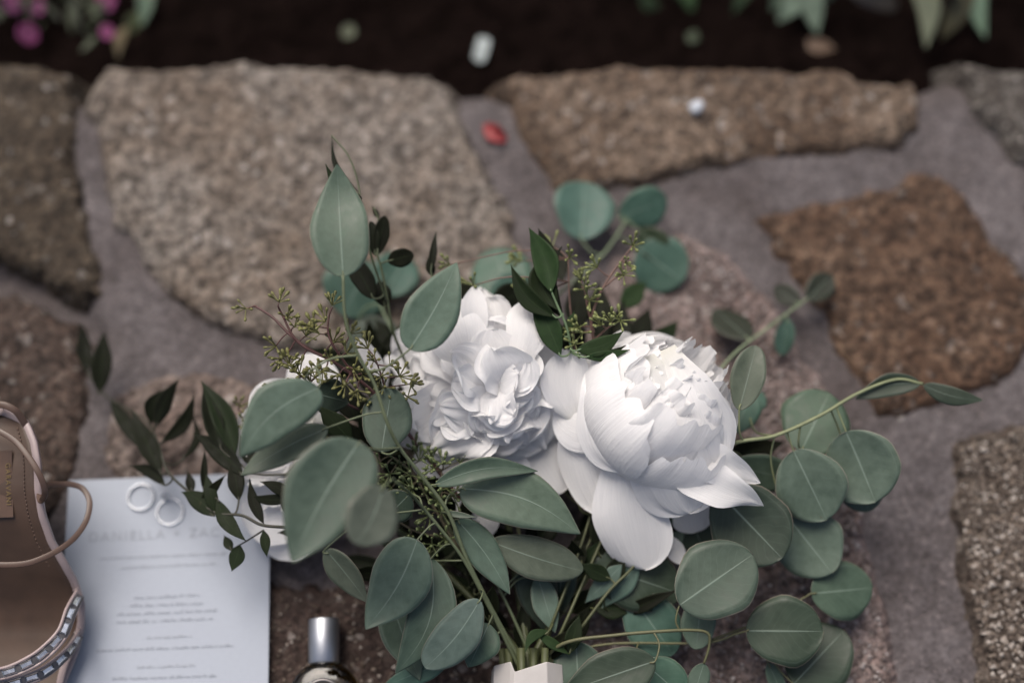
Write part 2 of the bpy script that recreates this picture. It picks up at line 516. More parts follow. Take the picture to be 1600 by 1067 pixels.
MORTAR_Z = -.007
paving = empty('stone_paving', (0, 0, 0))
tag(paving, 'irregular tan and brown flagstones set in grey mortar', None, None, 'structure')
STONES = [
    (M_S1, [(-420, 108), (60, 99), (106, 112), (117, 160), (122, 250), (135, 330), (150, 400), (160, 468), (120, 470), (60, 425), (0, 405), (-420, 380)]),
    (M_S2, [(140, 125), (165, 103), (400, 96), (560, 103), (690, 120), (712, 148), (732, 200), (768, 265), (800, 330), (826, 400), (790, 490), (650, 560), (520, 560), (430, 542), (350, 522), (290, 490), (240, 430), (215, 392), (168, 352), (160, 300), (146, 220), (134, 160)]),
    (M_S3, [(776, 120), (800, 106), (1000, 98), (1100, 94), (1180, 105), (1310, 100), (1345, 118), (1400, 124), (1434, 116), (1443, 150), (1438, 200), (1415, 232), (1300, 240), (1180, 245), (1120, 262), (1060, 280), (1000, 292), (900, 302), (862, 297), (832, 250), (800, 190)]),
    (M_S4, [(1497, 90), (1600, 104), (1950, 112), (1950, 300), (1640, 275), (1590, 250), (1555, 210), (1520, 170), (1502, 130)]),
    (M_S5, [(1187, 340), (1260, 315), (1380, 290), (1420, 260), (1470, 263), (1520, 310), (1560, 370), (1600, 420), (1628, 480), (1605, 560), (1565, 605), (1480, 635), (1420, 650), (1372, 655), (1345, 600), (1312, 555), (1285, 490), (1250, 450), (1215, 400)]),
    (M_S6, [(1480, 690), (1530, 670), (1600, 652), (1950, 640), (1950, 1350), (1540, 1350), (1532, 1067), (1507, 950), (1490, 850), (1485, 750)]),
    (M_S7, [(960, 400), (1060, 352), (1130, 385), (1180, 430), (1220, 480), (1255, 540), (1300, 610), (1335, 680), (1358, 760), (1366, 850), (1392, 950), (1412, 1067), (1425, 1350), (900, 1350), (880, 1067), (900, 800), (910, 520)]),
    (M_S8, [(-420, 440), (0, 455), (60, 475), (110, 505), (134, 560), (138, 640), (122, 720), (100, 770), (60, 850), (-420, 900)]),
    (M_S9, [(165, 610), (260, 572), (420, 588), (560, 645), (700, 700), (650, 800), (520, 855), (450, 880), (300, 880), (200, 800), (152, 720)]),
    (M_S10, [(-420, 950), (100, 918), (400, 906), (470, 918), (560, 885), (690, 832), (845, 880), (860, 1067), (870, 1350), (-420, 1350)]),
]
stone_polys = []
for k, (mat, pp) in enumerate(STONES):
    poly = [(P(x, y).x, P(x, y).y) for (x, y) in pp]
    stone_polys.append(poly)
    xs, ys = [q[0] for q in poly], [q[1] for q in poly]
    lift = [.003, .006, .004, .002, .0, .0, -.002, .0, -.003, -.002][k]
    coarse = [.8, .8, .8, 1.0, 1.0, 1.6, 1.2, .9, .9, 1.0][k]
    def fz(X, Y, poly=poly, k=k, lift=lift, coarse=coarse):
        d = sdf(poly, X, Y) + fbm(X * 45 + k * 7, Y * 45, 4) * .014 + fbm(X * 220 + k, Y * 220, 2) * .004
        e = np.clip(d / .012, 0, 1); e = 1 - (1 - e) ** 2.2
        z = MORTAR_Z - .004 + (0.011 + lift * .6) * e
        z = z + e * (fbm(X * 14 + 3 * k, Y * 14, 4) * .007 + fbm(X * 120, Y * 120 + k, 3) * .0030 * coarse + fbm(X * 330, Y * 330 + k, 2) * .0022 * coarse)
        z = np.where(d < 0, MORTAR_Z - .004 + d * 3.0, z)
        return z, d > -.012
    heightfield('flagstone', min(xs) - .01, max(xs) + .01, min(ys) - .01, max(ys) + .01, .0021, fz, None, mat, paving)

back_y = P(800, 138).y
def fz_m(X, Y):
    g0 = [P(-300, 415), P(0, 428), P(70, 450), P(118, 480), P(140, 520)]
    dj = np.full(X.shape, 9.0)
    for a, b in zip(g0[:-1], g0[1:]):
        ex_, ey_ = b.x - a.x, b.y - a.y
        t = np.clip(((X - a.x) * ex_ + (Y - a.y) * ey_) / (ex_ ** 2 + ey_ ** 2), 0, 1)
        dj = np.minimum(dj, np.hypot(X - a.x - t * ex_, Y - a.y - t * ey_))
    # the joint between the two left-hand stones has lost its mortar
    z = MORTAR_Z - .016 * np.exp(-(dj / .011) ** 2) + fbm(X * 9, Y * 9, 4) * .006 + fbm(X * 110, Y * 110, 3) * .0022
    edge = (back_y + .006 * np.sin(X * 23) + fbm(X * 30, Y * 0 + 3, 2) * .02) - Y
    z = z - np.clip(.02 - edge, 0, 1) ** 1.0 * np.where(edge < .02, .5, 0)
    z = np.where(edge < 0, z + edge * 8, z)
    return z, edge > -.03
heightfield('mortar', -.78, .78, P(0, 1350).y, back_y + .05, .003, fz_m, None, M_MORTAR, paving)

# coarse crystals standing proud of the two roughest stones, the mortar edge and the foreground stone
def grit(poly, n, smin, smax, seed, zoff):
    rg = random.Random(seed)
    mb = MB()
    xs, ys = [q[0] for q in poly], [q[1] for q in poly]
    x0, x1, y0, y1 = max(min(xs), -.72), min(max(xs), .72), max(min(ys), -.32), max(ys)
    X = np.array([rg.uniform(x0, x1) for _ in range(n)]); Y = np.array([rg.uniform(y0, y1) for _ in range(n)])
    D = sdf(poly, X, Y)
    base = [(1, 0, 0), (-.5, .87, 0), (-.5, -.87, 0), (0, 0, 1), (0, 0, -.6), (.2, .3, .75), (-.6, .1, .5), (.4, -.6, .4)]
    fs = [(0, 1, 5), (1, 3, 5), (0, 5, 3), (1, 6, 3), (1, 2, 6), (2, 3, 6), (2, 7, 3), (2, 0, 7), (0, 3, 7), (0, 4, 1), (1, 4, 2), (2, 4, 0)]
    for x, y, d in zip(X, Y, D):
        if d < .008: continue
        s = rg.uniform(smin, smax) * (1 if rg.random() < .9 else 1.7)
        a = rg.uniform(0, 6.28); ca, sa = math.cos(a), math.sin(a)
        sx, sy, sz = rg.uniform(.7, 1.2), rg.uniform(.6, 1.1), rg.uniform(.4, .8)
        vs = []
        for (p, q, r) in base:
            p, q, r = p * sx * s, q * sy * s, r * sz * s
            vs.append((x + p * ca - q * sa, y + p * sa + q * ca, zoff + r + rg.uniform(-.1, .1) * s))
        mb.add(vs, fs)
    return mb
def grit_mat(name, a, b, c):
    m, nt, bs, out = newmat(name)
    co = N(nt, 'ShaderNodeTexCoord').outputs['Object']
    at = N(nt, 'ShaderNodeAttribute', attribute_name='grain_tone')
    fine = noise_(nt, co, 900, 2)
    r = ramp(nt, [(0, a), (.62, b), (1, c)])
    nt.links.new(math_(nt, 'ADD', at.outputs['Fac'], math_(nt, 'MULTIPLY_ADD', fine, .3, -.15)), r.inputs[0])
    nt.links.new(r.outputs[0], bs.inputs['Base Color']); bs.inputs['Roughness'].default_value = .55
    return m
M_G6 = grit_mat('coarse_crystals', (.045, .032, .024), (.16, .125, .098), (.46, .42, .38))
M_G7 = grit_mat('pinkish_crystals', (.09, .066, .06), (.19, .155, .145), (.36, .33, .32))
def crystals(mb, mat):
    o = mb.build('crystals', mat, paving, False)
    n = len(o.data.polygons)
    tone = np.repeat(rng.random(n // 12) ** 1.9, 12).astype(np.float32)
    at = o.data.attributes.new('grain_tone', 'FLOAT', 'FACE')
    at.data.foreach_set('value', tone)
    return tag(o, kind='stuff')
crystals(grit(stone_polys[5], 17000, .0010, .0025, 1, .0018), M_G6)
crystals(grit(stone_polys[6], 11000, .0008, .0021, 2, .0003), M_G7)
crystals(grit(stone_polys[9], 3000, .0008, .0020, 3, -.0005), M_G6)

# garden bed behind and below the stones; it also runs under them as the ground
BED_Z = -.075
def fz_s(X, Y):
    z = np.where(Y < back_y - .03, -.05, 0) + BED_Z + fbm(X * 6, Y * 6, 4) * .03 + fbm(X * 40, Y * 40, 3) * .02
    return z, np.ones(X.shape, bool)
soil = heightfield('garden_soil', -1.3, 1.3, -.7, 1.5, .012, fz_s, None, M_SOIL, None)
tag(soil, 'damp garden soil behind the flagstones, with shade put into its colour', None, None, 'structure')
gb = MB()
gb.box(Vector((0, 0, -.42)), Vector((30, 0, 0)), Vector((0, 30, 0)), Vector((0, 0, .2)))
g = gb.build('ground', M_SOIL, None, False); tag(g, 'dark ground around the garden bed', None, None, 'structure')
fb = MB()
fb.box(Vector((0, (P(0, 1350).y + back_y) / 2 - .012, -.145)), Vector((.775, 0, 0)), Vector((0, (back_y - P(0, 1350).y) / 2 - .014, 0)), Vector((0, 0, .105)))
fb.build('footing', M_MORTAR, paving, False)

# ------------------------------------------------------------------ leaf and petal surfaces
def prof_fn(shape, u):
    if shape == 'round':
        return np.power(np.clip(1 - np.abs(2 * u - 1) ** 2.15, 0, 1), .52) * (1.0 + .06 * np.cos(u * PI * 2 + 2.6))
    if shape == 'ovate':
        b = np.power(np.clip(np.sin(PI * u ** .80), 0, 1), .72)
        return b * (1 - .30 * u ** 5)
    if shape == 'drop':          # wide, with a drawn-out tip
        b = np.power(np.clip(np.sin(PI * u ** .72), 0, 1), .66)
        return b * (1 - .45 * u ** 6)
    if shape == 'blunt':
        return np.power(np.clip(np.sin(PI * u ** 1.05), 0, 1), .5)
    if shape == 'strip':
        return np.power(np.clip(1 - np.abs(2 * u - 1) ** 10, 0, 1), .5)
    if shape == 'lance':
        return np.power(np.clip(np.sin(PI * u ** .82), 0, 1), 1.12)
    if shape == 'spoon':
        return np.power(np.clip(np.sin(PI * u ** 1.5), 0, 1), .7)
    if shape == 'petal':         # broad rounded end on a narrower base
        up = .30 + .70 * np.sin(PI / 2 * np.clip(u / .62, 0, 1))
        return up * np.sqrt(np.clip(1 - np.clip((u - .62) / .38, 0, 1) ** 2.4, 0, 1))
    return np.sin(PI * u)

def blade_mesh(name, B, T, wid, shape='ovate', roll=0, bend=0, cup=.15, side=0, wave=.02, tipcurl=0, seed=0, nu=18, nv=9, facing=None, edge=.03, notch=0):
    rg = np.random.default_rng(seed + 11)
    B, T = Vector(B), Vector(T)
    a = T - B; L = a.length; a.normalize()
    view = facing if facing is not None else (cam_pos - (B + T) / 2).normalized()
    s = a.cross(view)
    s = s.normalized() if s.length > 1e-5 else a.orthogonal()
    s = Matrix.Rotation(R_(roll), 3, a) @ s
    n = s.cross(a)
    k = np.arange(nu) / (nu - 1)
    u = (1 - np.cos(PI * k)) / 2
    v = np.linspace(-1, 1, nv)
    U, Vv = np.meshgrid(u, v, indexing='ij')
    pr = prof_fn(shape, U)
    ph = rg.uniform(0, 6.28, 8)
    sgn = np.where(Vv > 0, 1.0, -1.0)
    pr = pr * (1 + edge * np.sin(U * 7 + ph[0] + sgn * 1.3) + edge * .6 * np.sin(U * 15 + ph[1] + sgn * 2.1))
    hw = wid / 2
    lat = Vv * hw * pr
    nrm = bend * L * np.sin(PI * U) + cup * np.abs(Vv * pr) ** 1.6 * hw \
        + wave * wid * (np.sin(U * 6 + ph[2] + Vv * 1.5) * Vv ** 2 + .6 * np.sin(U * 11 + ph[3] + sgn) * Vv ** 2) \
        + tipcurl * L * np.clip(U - .6, 0, 1) ** 2 * 3 + .02 * wid * np.sin(U * 5 + ph[4])
    sd_ = side * L * np.sin(PI * U)
    nt_ = notch * (.45 * np.sin(Vv * 4 + ph[5]) + .35 * np.sin(Vv * 9 + ph[6]) + .3 * np.sin(Vv * 16 + ph[7]))
    A, S, Nn, O = (np.array(x) for x in (a, s, n, B))
    pts = O + A * (L * U * (1 - nt_ * U ** 3 * np.clip(pr, 0, 1)))[..., None] + S * (lat + sd_)[..., None] + Nn * nrm[..., None]
    uv = np.stack([U.ravel(), (Vv.ravel() + 1) / 2], 1)
    return mesh(name, pts.reshape(-1, 3), grid_faces(nu, nv), True, uv)

_ct = [0]
def seedn():
    _ct[0] += 1
    return _ct[0]

def leaf(parent, spec, mat, tone, thick=.00045, name='leaf'):
    """spec: bx,by,bz, tx,ty,tz, width_px, shape, options"""
    bx, by, bz, tx, ty, tz, wpx, shape = spec[:8]
    kw = dict(spec[8]) if len(spec) > 8 else {}
    jit = kw.pop('tone', None); kw.pop('np', None)
    t = jit if jit is not None else tone
    B, T = P(bx, by, hz(bz)), P(tx, ty, hz(tz))
    wid = wpx * mpp((B + T) / 2)
    r = kw.get('roll', 0)
    wid /= max(.3, math.cos(R_(r)))
    sn = seedn()
    kw.setdefault('bend', random.uniform(-.03, .06))
    kw.setdefault('cup', random.uniform(-.05, .22))
    me = blade_mesh(name, B, T, wid, shape, seed=sn, **kw)
    j = [random.uniform(.88, 1.12) for _ in range(3)]
    o = obj(name, me, mat, parent, tuple(c * (.5 + .5 * q) for c, q in zip(t, j)))
    if thick:
        md = o.modifiers.new('thickness', 'SOLIDIFY'); md.thickness = thick; md.offset = -1
    return o

def closest(pts, q):
    return min(pts, key=lambda p: (p - q).length)

PALE = (.080, .122, .090); MID = (.052, .084, .061); DEEP = (.023, .037, .026); BLUE = (.070, .110, .092); TEAL = (.042, .092, .071); GREY = (.064, .082, .062)
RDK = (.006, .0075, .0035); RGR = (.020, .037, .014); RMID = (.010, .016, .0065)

bouquet = empty('bridal_bouquet', P(822, 1060, 0), 'bridal bouquet of white peonies, eucalyptus and ruscus bound with ivory ribbon', 'bouquet')

def lower(x, z):
    return z * (.45 + .55 * min(1, max(0, (x - 180) / 260)))

def branch(name, stems, leaves, mat, tone, stemcol=(.17, .20, .10), auto=True, r=.0011, pet=.0006):
    """stem (with its petioles) is the part, its leaves are the sub-parts"""
    mb = MB()
    allp = []
    for s in stems:
        pts = spline([P(q[0], q[1], hz(q[2])) for q in s[1]], 7)
        mb.tube(pts, s[0], s[0] * .65, 7)
        allp += pts
    for sp in leaves:
        if not auto or (len(sp) > 8 and sp[8].get('np')): continue
        B = P(sp[0], sp[1], hz(sp[2])); q = closest(allp, B)
        T = P(sp[3], sp[4], hz(sp[5]))
        if (q - B).length < .002: continue
        inn = (T - B).normalized()
        m = B.lerp(q, .5) - inn * min(.009, (q - B).length * .18)
        tip = B + inn * .004
        pts = spline([tip, B, m, q], 5)
        mb.tube(pts, pet, pet * 1.25, 6)
    st = mb.build(name, M_STEM, bouquet, True, stemcol)
    for sp in leaves:
        leaf(st, sp, mat, tone)
    return st

# eucalyptus spray trailing to the right
branch('eucalyptus_branch', [
    (.0017, [(860, 980, .028), (960, 850, .026), (1060, 745, .045), (1140, 695, .082), (1210, 681, .085), (1280, 650, .085), (1340, 615, .083), (1400, 593, .082), (1442, 600, .08)]),
], [
    (1322, 674, .078, 1368, 784, .066, 118, 'round', dict(cup=.1, roll=8)),
    (1240, 704, .076, 1292, 812, .06, 106, 'round', dict(cup=.12)),
    (1252, 704, .066, 1296, 614, .058, 106, 'round', dict(tone=MID)),
    (1438, 598, .081, 1336, 624, .078, 36, 'ovate', dict(tone=DEEP, side=.08, cup=.3)),
    (1443, 602, .080, 1536, 625, .082, 30, 'ovate', dict(tone=DEEP, side=.06)),
    (1225, 800, .05, 1300, 895, .042, 104, 'round', dict(tone=PALE)),
    (1335, 735, .05, 1358, 799, .045, 62, 'round', dict(tone=MID)),
    (1122, 768, .07, 1222, 872, .062, 122, 'round', dict(tone=DEEP)),
    (1140, 728, .06, 1238, 748, .05, 58, 'round', dict(tone=PALE, roll=30)),
    (1155, 640, .10, 1182, 540, .105, 54, 'blunt', dict(tone=GREY, cup=.25)),
    (1148, 675, .05, 1176, 612, .045, 48, 'round', dict(tone=TEAL)),
    (1170, 640, .04, 1190, 612, .035, 36, 'round', dict(tone=TEAL)),
    (1165, 722, .045, 1100, 790, .035, 70, 'round', dict(tone=DEEP)),
], M_EUC, PALE, stemcol=(.17, .19, .10))
branch('eucalyptus_branch', [
    (.0013, [(1080, 640, .05), (1140, 560, .04), (1200, 512, .03), (1262, 466, .02)]),
], [
    (1230, 497, .025, 1222, 555, .012, 32, 'blunt', dict(tone=TEAL)),
    (1262, 468, .02, 1300, 430, .015, 40, 'round', dict(tone=RDK)),
    (1250, 476, .02, 1210, 448, .013, 32, 'round', dict(tone=RDK)),
    (1170, 530, .03, 1118, 482, .012, 44, 'round', dict(tone=RDK, roll=35)),
], M_EUC, TEAL, stemcol=(.16, .20, .12))

# eucalyptus spray at lower right
branch('eucalyptus_branch', [
    (.0014, [(835, 1045, .03), (880, 1005, .055), (960, 992, .062), (1030, 986, .064), (1080, 984, .062), (1106, 989, .06), (1108, 1010, .055), (1100, 1036, .05)]),
    (.0011, [(880, 1020, .04), (960, 1005, .035), (1100, 1004, .035), (1150, 990, .043), (1170, 984, .048)]),
    (.0010, [(1100, 1004, .035), (1200, 965, .035), (1262, 930, .036)]),
], [
    (1062, 945, .068, 1176, 866, .070, 118, 'round', dict(cup=.08, tone=MID)),
    (1024, 1032, .066, 878, 1082, .06, 82, 'ovate', dict(tone=DEEP)),
    (1006, 1034, .05, 1080, 1100, .04, 70, 'ovate', dict(tone=TEAL)),
    (900, 1002, .045, 905, 1100, .04, 84, 'ovate', dict(tone=MID)),
    (1100, 1036, .05, 1082, 1092, .045, 34, 'ovate', dict(tone=MID)),
    (985, 928, .035, 1052, 1022, .025, 84, 'round', dict(np=1, tone=TEAL)),
    (1096, 925, .045, 1088, 1014, .04, 54, 'blunt', dict(np=1, tone=PALE)),
    (1166, 985, .048, 1286, 986, .046, 106, 'round', dict(tone=DEEP)),
    (1240, 1068, .03, 1318, 985, .02, 104, 'round', dict(tone=DEEP)),
    (1268, 927, .036, 1364, 918, .028, 88, 'round', dict(tone=MID)),
    (1200, 1035, .03, 1228, 1096, .02, 26, 'ovate', dict(tone=MID)),
    (925, 880, .045, 1065, 928, .035, 96, 'round', dict(np=1, tone=DEEP)),
    (972, 882, .05, 914, 942, .04, 34, 'lance', dict(np=1, tone=BLUE)),
    (1000, 875, .045, 940, 950, .035, 40, 'lance', dict(np=1, tone=BLUE)),
    (1046, 785, .045, 1060, 864, .04, 34, 'ovate', dict(np=1, tone=MID)),
    (1075, 800, .04, 1100, 860, .035, 60, 'round', dict(np=1, tone=DEEP)),
], M_EUC, MID, stemcol=(.095, .095, .045))

# eucalyptus in the lower middle
branch('eucalyptus_branch', [
    (.0016, [(825, 1050, .035), (795, 1000, .045), (760, 935, .06), (728, 870, .075), (700, 800, .09), (660, 745, .105), (625, 700, .12), (605, 660, .135), (585, 600, .15), (560, 555, .165), (540, 500, .185), (536, 430, .20)]),
    (.0014, [(815, 1050, .035), (770, 960, .055), (725, 875, .075), (685, 822, .09), (660, 792, .1), (640, 770, .12), (618, 752, .17)]),
    (.0013, [(840, 1050, .03), (800, 960, .045), (770, 900, .05), (745, 850, .055)]),
    (.0010, [(560, 555, .165), (520, 560, .17), (492, 574, .175)]),
    (.0010, [(625, 700, .12), (590, 702, .16), (562, 698, .185)]),
], [
    (720, 763, .088, 906, 834, .080, 92, 'drop', dict(side=-.10, cup=.1, tone=PALE)),
    (680, 757, .10, 840, 736, .095, 36, 'ovate', dict(side=-.09, tone=MID, cup=.3)),
    (768, 846, .07, 911, 892, .062, 66, 'blunt', dict(side=.02, tone=GREY)),
    (714, 812, .078, 796, 928, .068, 54, 'drop', dict(side=-.04, tone=MID)),
    (840, 900, .05, 867, 988, .045, 42, 'ovate', dict(tone=BLUE)),
    (652, 843, .095, 571, 982, .085, 96, 'drop', dict(side=-.06, tone=PALE)),
    (674, 872, .075, 618, 1052, .062, 78, 'drop', dict(side=-.14, tone=MID)),
    (606, 925, .05, 655, 1062, .045, 66, 'ovate', dict(tone=MID)),
    (750, 937, .08, 664, 1043, .07, 70, 'blunt', dict(side=-.05, tone=BLUE)),
    (764, 974, .06, 732, 1042, .055, 64, 'ovate', dict(tone=MID)),
    (700, 1032, .05, 598, 1072, .04, 36, 'ovate', dict(tone=TEAL)),
    (508, 858, .066, 575, 940, .06, 44, 'ovate', dict(tone=GREY, roll=25)),
    (640, 772, .09, 596, 815, .08, 54, 'ovate', dict(tone=DEEP)),
    (690, 800, .085, 745, 808, .09, 10, 'lance', dict(tone=GREY)),
    (498, 606, .178, 374, 714, .182, 88, 'drop', dict(tone=PALE, side=.10)),
    (512, 668, .14, 376, 742, .14, 52, 'ovate', dict(tone=GREY, roll=20, side=.03)),
    (562, 690, .19, 456, 878, .185, 134, 'drop', dict(side=.03, tone=MID, cup=.2)),
    (600, 760, .20, 556, 850, .205, 80, 'round', dict(tone=GREY, side=-.05, roll=-10)),
    (596, 706, .112, 612, 606, .118, 76, 'round', dict(tone=MID)),
    (490, 614, .12, 545, 628, .10, 58, 'ovate', dict(tone=DEEP)),
    (536, 432, .195, 527, 266, .20, 92, 'drop', dict(tone=PALE, cup=.15, tipcurl=.3)),
    (640, 546, .165, 713, 411, .17, 84, 'drop', dict(tone=PALE, side=.03)),
    (830, 860, .05, 850, 985, .03, 66, 'ovate', dict(tone=DEEP)),
    (880, 870, .05, 872, 960, .03, 50, 'ovate', dict(tone=DEEP)),
], M_EUC, MID, stemcol=(.095, .115, .062))

# eucalyptus lying on the stones at the back
branch('eucalyptus_branch', [
    (.0014, [(760, 560, .05), (860, 470, .03), (940, 400, .02), (975, 350, .022), (990, 330, .02)]),
    (.0012, [(640, 560, .05), (600, 490, .03), (585, 440, .02)]),
    (.0012, [(760, 560, .05), (790, 500, .03), (792, 470, .02)]),
], [
    (908, 374, .022, 913, 285, .018, 92, 'round', dict(roll=10)),
    (968, 340, .024, 1042, 310, .022, 62, 'round', dict(roll=15)),
    (998, 388, .014, 1066, 440, .008, 92, 'round', dict(tone=TEAL)),
    (1000, 360, .02, 1040, 400, .012, 46, 'round', dict(tone=RGR)),
    (580, 410, .025, 535, 492, .015, 104, 'round', dict(tone=TEAL)),
    (600, 460, .02, 636, 400, .015, 70, 'round', dict(tone=TEAL)),
    (792, 484, .022, 776, 386, .016, 94, 'round', dict(tone=TEAL)),
    (770, 484, .03, 826, 440, .03, 70, 'round', dict(tone=TEAL)),
    (560, 500, .012, 600, 560, .012, 84, 'round', dict(tone=DEEP)),
], M_EUC, (.052, .108, .086), stemcol=(.13, .17, .10))

# ruscus rising between the two peonies
branch('ruscus_branch', [
    (.0011, [(900, 580, .09), (893, 547, .105), (885, 510, .115), (872, 480, .12), (860, 452, .125)]),
], [
    (862, 457, .125, 827, 356, .13, 40, 'lance', dict(tone=RGR, cup=.4, side=.06)),
    (866, 420, .115, 841, 357, .12, 24, 'lance', dict(tone=RDK)),
    (870, 484, .12, 856, 388, .125, 40, 'lance', dict(tone=RMID, cup=.3, side=-.18)),
    (880, 498, .115, 878, 385, .118, 34, 'lance', dict(tone=RDK, side=-.22)),
    (868, 496, .12, 798, 414, .125, 30, 'lance', dict(tone=RMID, side=-.12, cup=.4)),
    (876, 556, .11, 830, 460, .115, 38, 'lance', dict(tone=RGR, side=.02, cup=.3)),
    (890, 552, .10, 862, 492, .105, 22, 'lance', dict(tone=RDK)),
    (882, 525, .11, 898, 486, .112, 16, 'lance', dict(tone=RGR)),
    (900, 548, .115, 974, 518, .12, 30, 'lance', dict(tone=RGR, side=.1)),
    (912, 558, .115, 984, 546, .12, 17, 'lance', dict(tone=RGR, side=.05)),
    (912, 554, .112, 978, 540, .115, 14, 'lance', dict(tone=RMID, side=.1)),
], M_RUS, RGR, stemcol=(.13, .19, .10), r=.001)
# ruscus at upper left
branch('ruscus_branch', [
    (.0010, [(640, 580, .07), (615, 520, .09), (604, 460, .10), (596, 420, .105), (590, 396, .108), (592, 350, .11), (584, 324, .112)]),
    (.0008, [(604, 470, .10), (580, 400, .12), (566, 340, .13), (560, 290, .135), (545, 245, .14), (518, 212, .14)]),
    (.0007, [(690, 470, .10), (674, 430, .105), (676, 400, .107)]),
], [
    (588, 398, .108, 602, 338, .112, 26, 'blunt', dict(tone=RDK, roll=10)),
    (586, 398, .108, 580, 346, .112, 20, 'blunt', dict(tone=RDK)),
    (606, 408, .105, 646, 398, .107, 30, 'blunt', dict(tone=RDK)),
    (584, 466, .102, 548, 402, .105, 34, 'blunt', dict(tone=RDK)),
    (602, 480, .09, 592, 436, .09, 30, 'lance', dict(tone=RDK)),
    (592, 342, .11, 582, 322, .112, 9, 'lance', dict(tone=RDK)),
    (672, 430, .105, 681, 362, .107, 12, 'lance', dict(tone=RDK)),
    (676, 432, .10, 668, 402, .102, 15, 'lance', dict(tone=RDK)),
    (750, 470, .08, 700, 440, .07, 30, 'blunt', dict(tone=RDK)),
    (770, 480, .07, 820, 452, .06, 46, 'blunt', dict(tone=RDK)),
    (560, 304, .15, 509, 256, .155, 17, 'lance', dict(tone=RMID, side=-.16)),
    (560, 300, .135, 519, 214, .14, 9, 'lance', dict(tone=RDK, side=-.14)),
], M_RUS, RDK, stemcol=(.06, .075, .035), r=.001)
# ruscus trailing over the card at the left
LS = [
    (.0012, [(520, 830, .06), (455, 824, .075), (410, 820, .08), (378, 805, .082), (335, 800, .085), (295, 768, .085), (262, 736, .08), (246, 690, .075), (225, 655, .065), (165, 618, .045), (135, 580, .03)]),
    (.0009, [(470, 740, .07), (400, 740, .075), (365, 715, .08)]),
    (.0007, [(412, 828, .075), (385, 845, .07), (362, 858, .065)]),
]
LL = [
    (136, 582, .03, 127, 505, .035, 24, 'lance', dict(tone=RDK)),
    (155, 615, .045, 163, 517, .05, 32, 'lance', dict(tone=RDK)),
    (172, 626, .05, 232, 712, .055, 24, 'lance', dict(tone=RDK)),
    (252, 740, .08, 205, 640, .085, 30, 'lance', dict(tone=RDK)),
    (242, 668, .075, 279, 592, .08, 26, 'lance', dict(tone=RDK, side=-.05)),
    (236, 664, .07, 262, 606, .075, 20, 'lance', dict(tone=RDK, side=-.2)),
    (252, 692, .07, 304, 616, .07, 22, 'lance', dict(tone=RDK, side=.12)),
    (286, 718, .06, 300, 648, .055, 13, 'lance', dict(tone=RDK, side=.2)),
    (346, 702, .085, 317, 604, .09, 30, 'lance', dict(tone=RDK, cup=.4)),
    (368, 712, .08, 314, 595, .09, 36, 'lance', dict(tone=RMID, cup=.4, side=.06)),
    (380, 742, .08, 302, 676, .085, 32, 'lance', dict(tone=RDK, side=.04)),
    (373, 782, .08, 364, 712, .08, 27, 'lance', dict(tone=RDK)),
    (400, 730, .07, 376, 680, .075, 26, 'lance', dict(tone=RDK)),
    (258, 758, .08, 202, 728, .075, 20, 'lance', dict(tone=RDK, side=.1)),
    (300, 770, .08, 294, 736, .075, 15, 'lance', dict(tone=RDK)),
    (318, 768, .08, 320, 702, .085, 11, 'lance', dict(tone=RDK)),
    (334, 806, .085, 284, 768, .088, 30, 'lance', dict(tone=RMID, side=.08)),
    (336, 802, .085, 322, 740, .09, 21, 'lance', dict(tone=RMID)),
    (312, 788, .085, 352, 742, .088, 16, 'lance', dict(tone=RDK)),
    (338, 778, .086, 385, 845, .085, 25, 'lance', dict(tone=RMID, side=.08)),
    (412, 818, .08, 390, 748, .085, 18, 'lance', dict(tone=RDK, side=-.06)),
    (460, 782, .08, 406, 752, .085, 20, 'lance', dict(tone=RDK, side=.08)),
    (458, 778, .08, 386, 776, .085, 17, 'lance', dict(tone=RDK, side=-.05)),
    (462, 806, .07, 436, 770, .07, 20, 'lance', dict(tone=RDK)),
    (362, 860, .07, 350, 836, .07, 15, 'lance', dict(tone=RMID)),
    (376, 852, .07, 362, 892, .072, 25, 'lance', dict(tone=RMID, roll=30)),
    (412, 828, .075, 417, 870, .075, 16, 'lance', dict(tone=RMID)),
    (470, 830, .06, 434, 832, .06, 12, 'lance', dict(tone=RDK)),
]
branch('ruscus_branch', [(r, [(x, y, lower(x, z)) for (x, y, z) in st]) for (r, st) in LS],
       [(a, b, lower(a, c), d, e, lower(d, f)) + tuple(q) for (a, b, c, d, e, f, *q) in LL], M_RUS, RDK, stemcol=(.02, .02, .01), r=.001)
# near-black ruscus leaves added inside the bouquet so its gaps read as shade
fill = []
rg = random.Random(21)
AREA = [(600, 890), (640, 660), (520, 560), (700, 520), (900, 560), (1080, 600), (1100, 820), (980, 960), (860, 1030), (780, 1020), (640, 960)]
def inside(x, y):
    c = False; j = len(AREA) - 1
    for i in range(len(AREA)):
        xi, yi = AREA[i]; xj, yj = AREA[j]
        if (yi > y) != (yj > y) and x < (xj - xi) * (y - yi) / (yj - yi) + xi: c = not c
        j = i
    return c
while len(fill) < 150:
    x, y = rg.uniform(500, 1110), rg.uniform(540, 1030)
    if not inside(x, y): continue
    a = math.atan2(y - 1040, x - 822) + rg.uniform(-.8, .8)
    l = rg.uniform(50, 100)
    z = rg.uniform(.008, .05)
    fill.append((x, y, z, x + l * math.cos(a), y + l * math.sin(a), z + rg.uniform(-.012, .02), rg.uniform(20, 36), 'lance', dict(tone=RDK if rg.random() < .8 else RMID, cup=.3)))
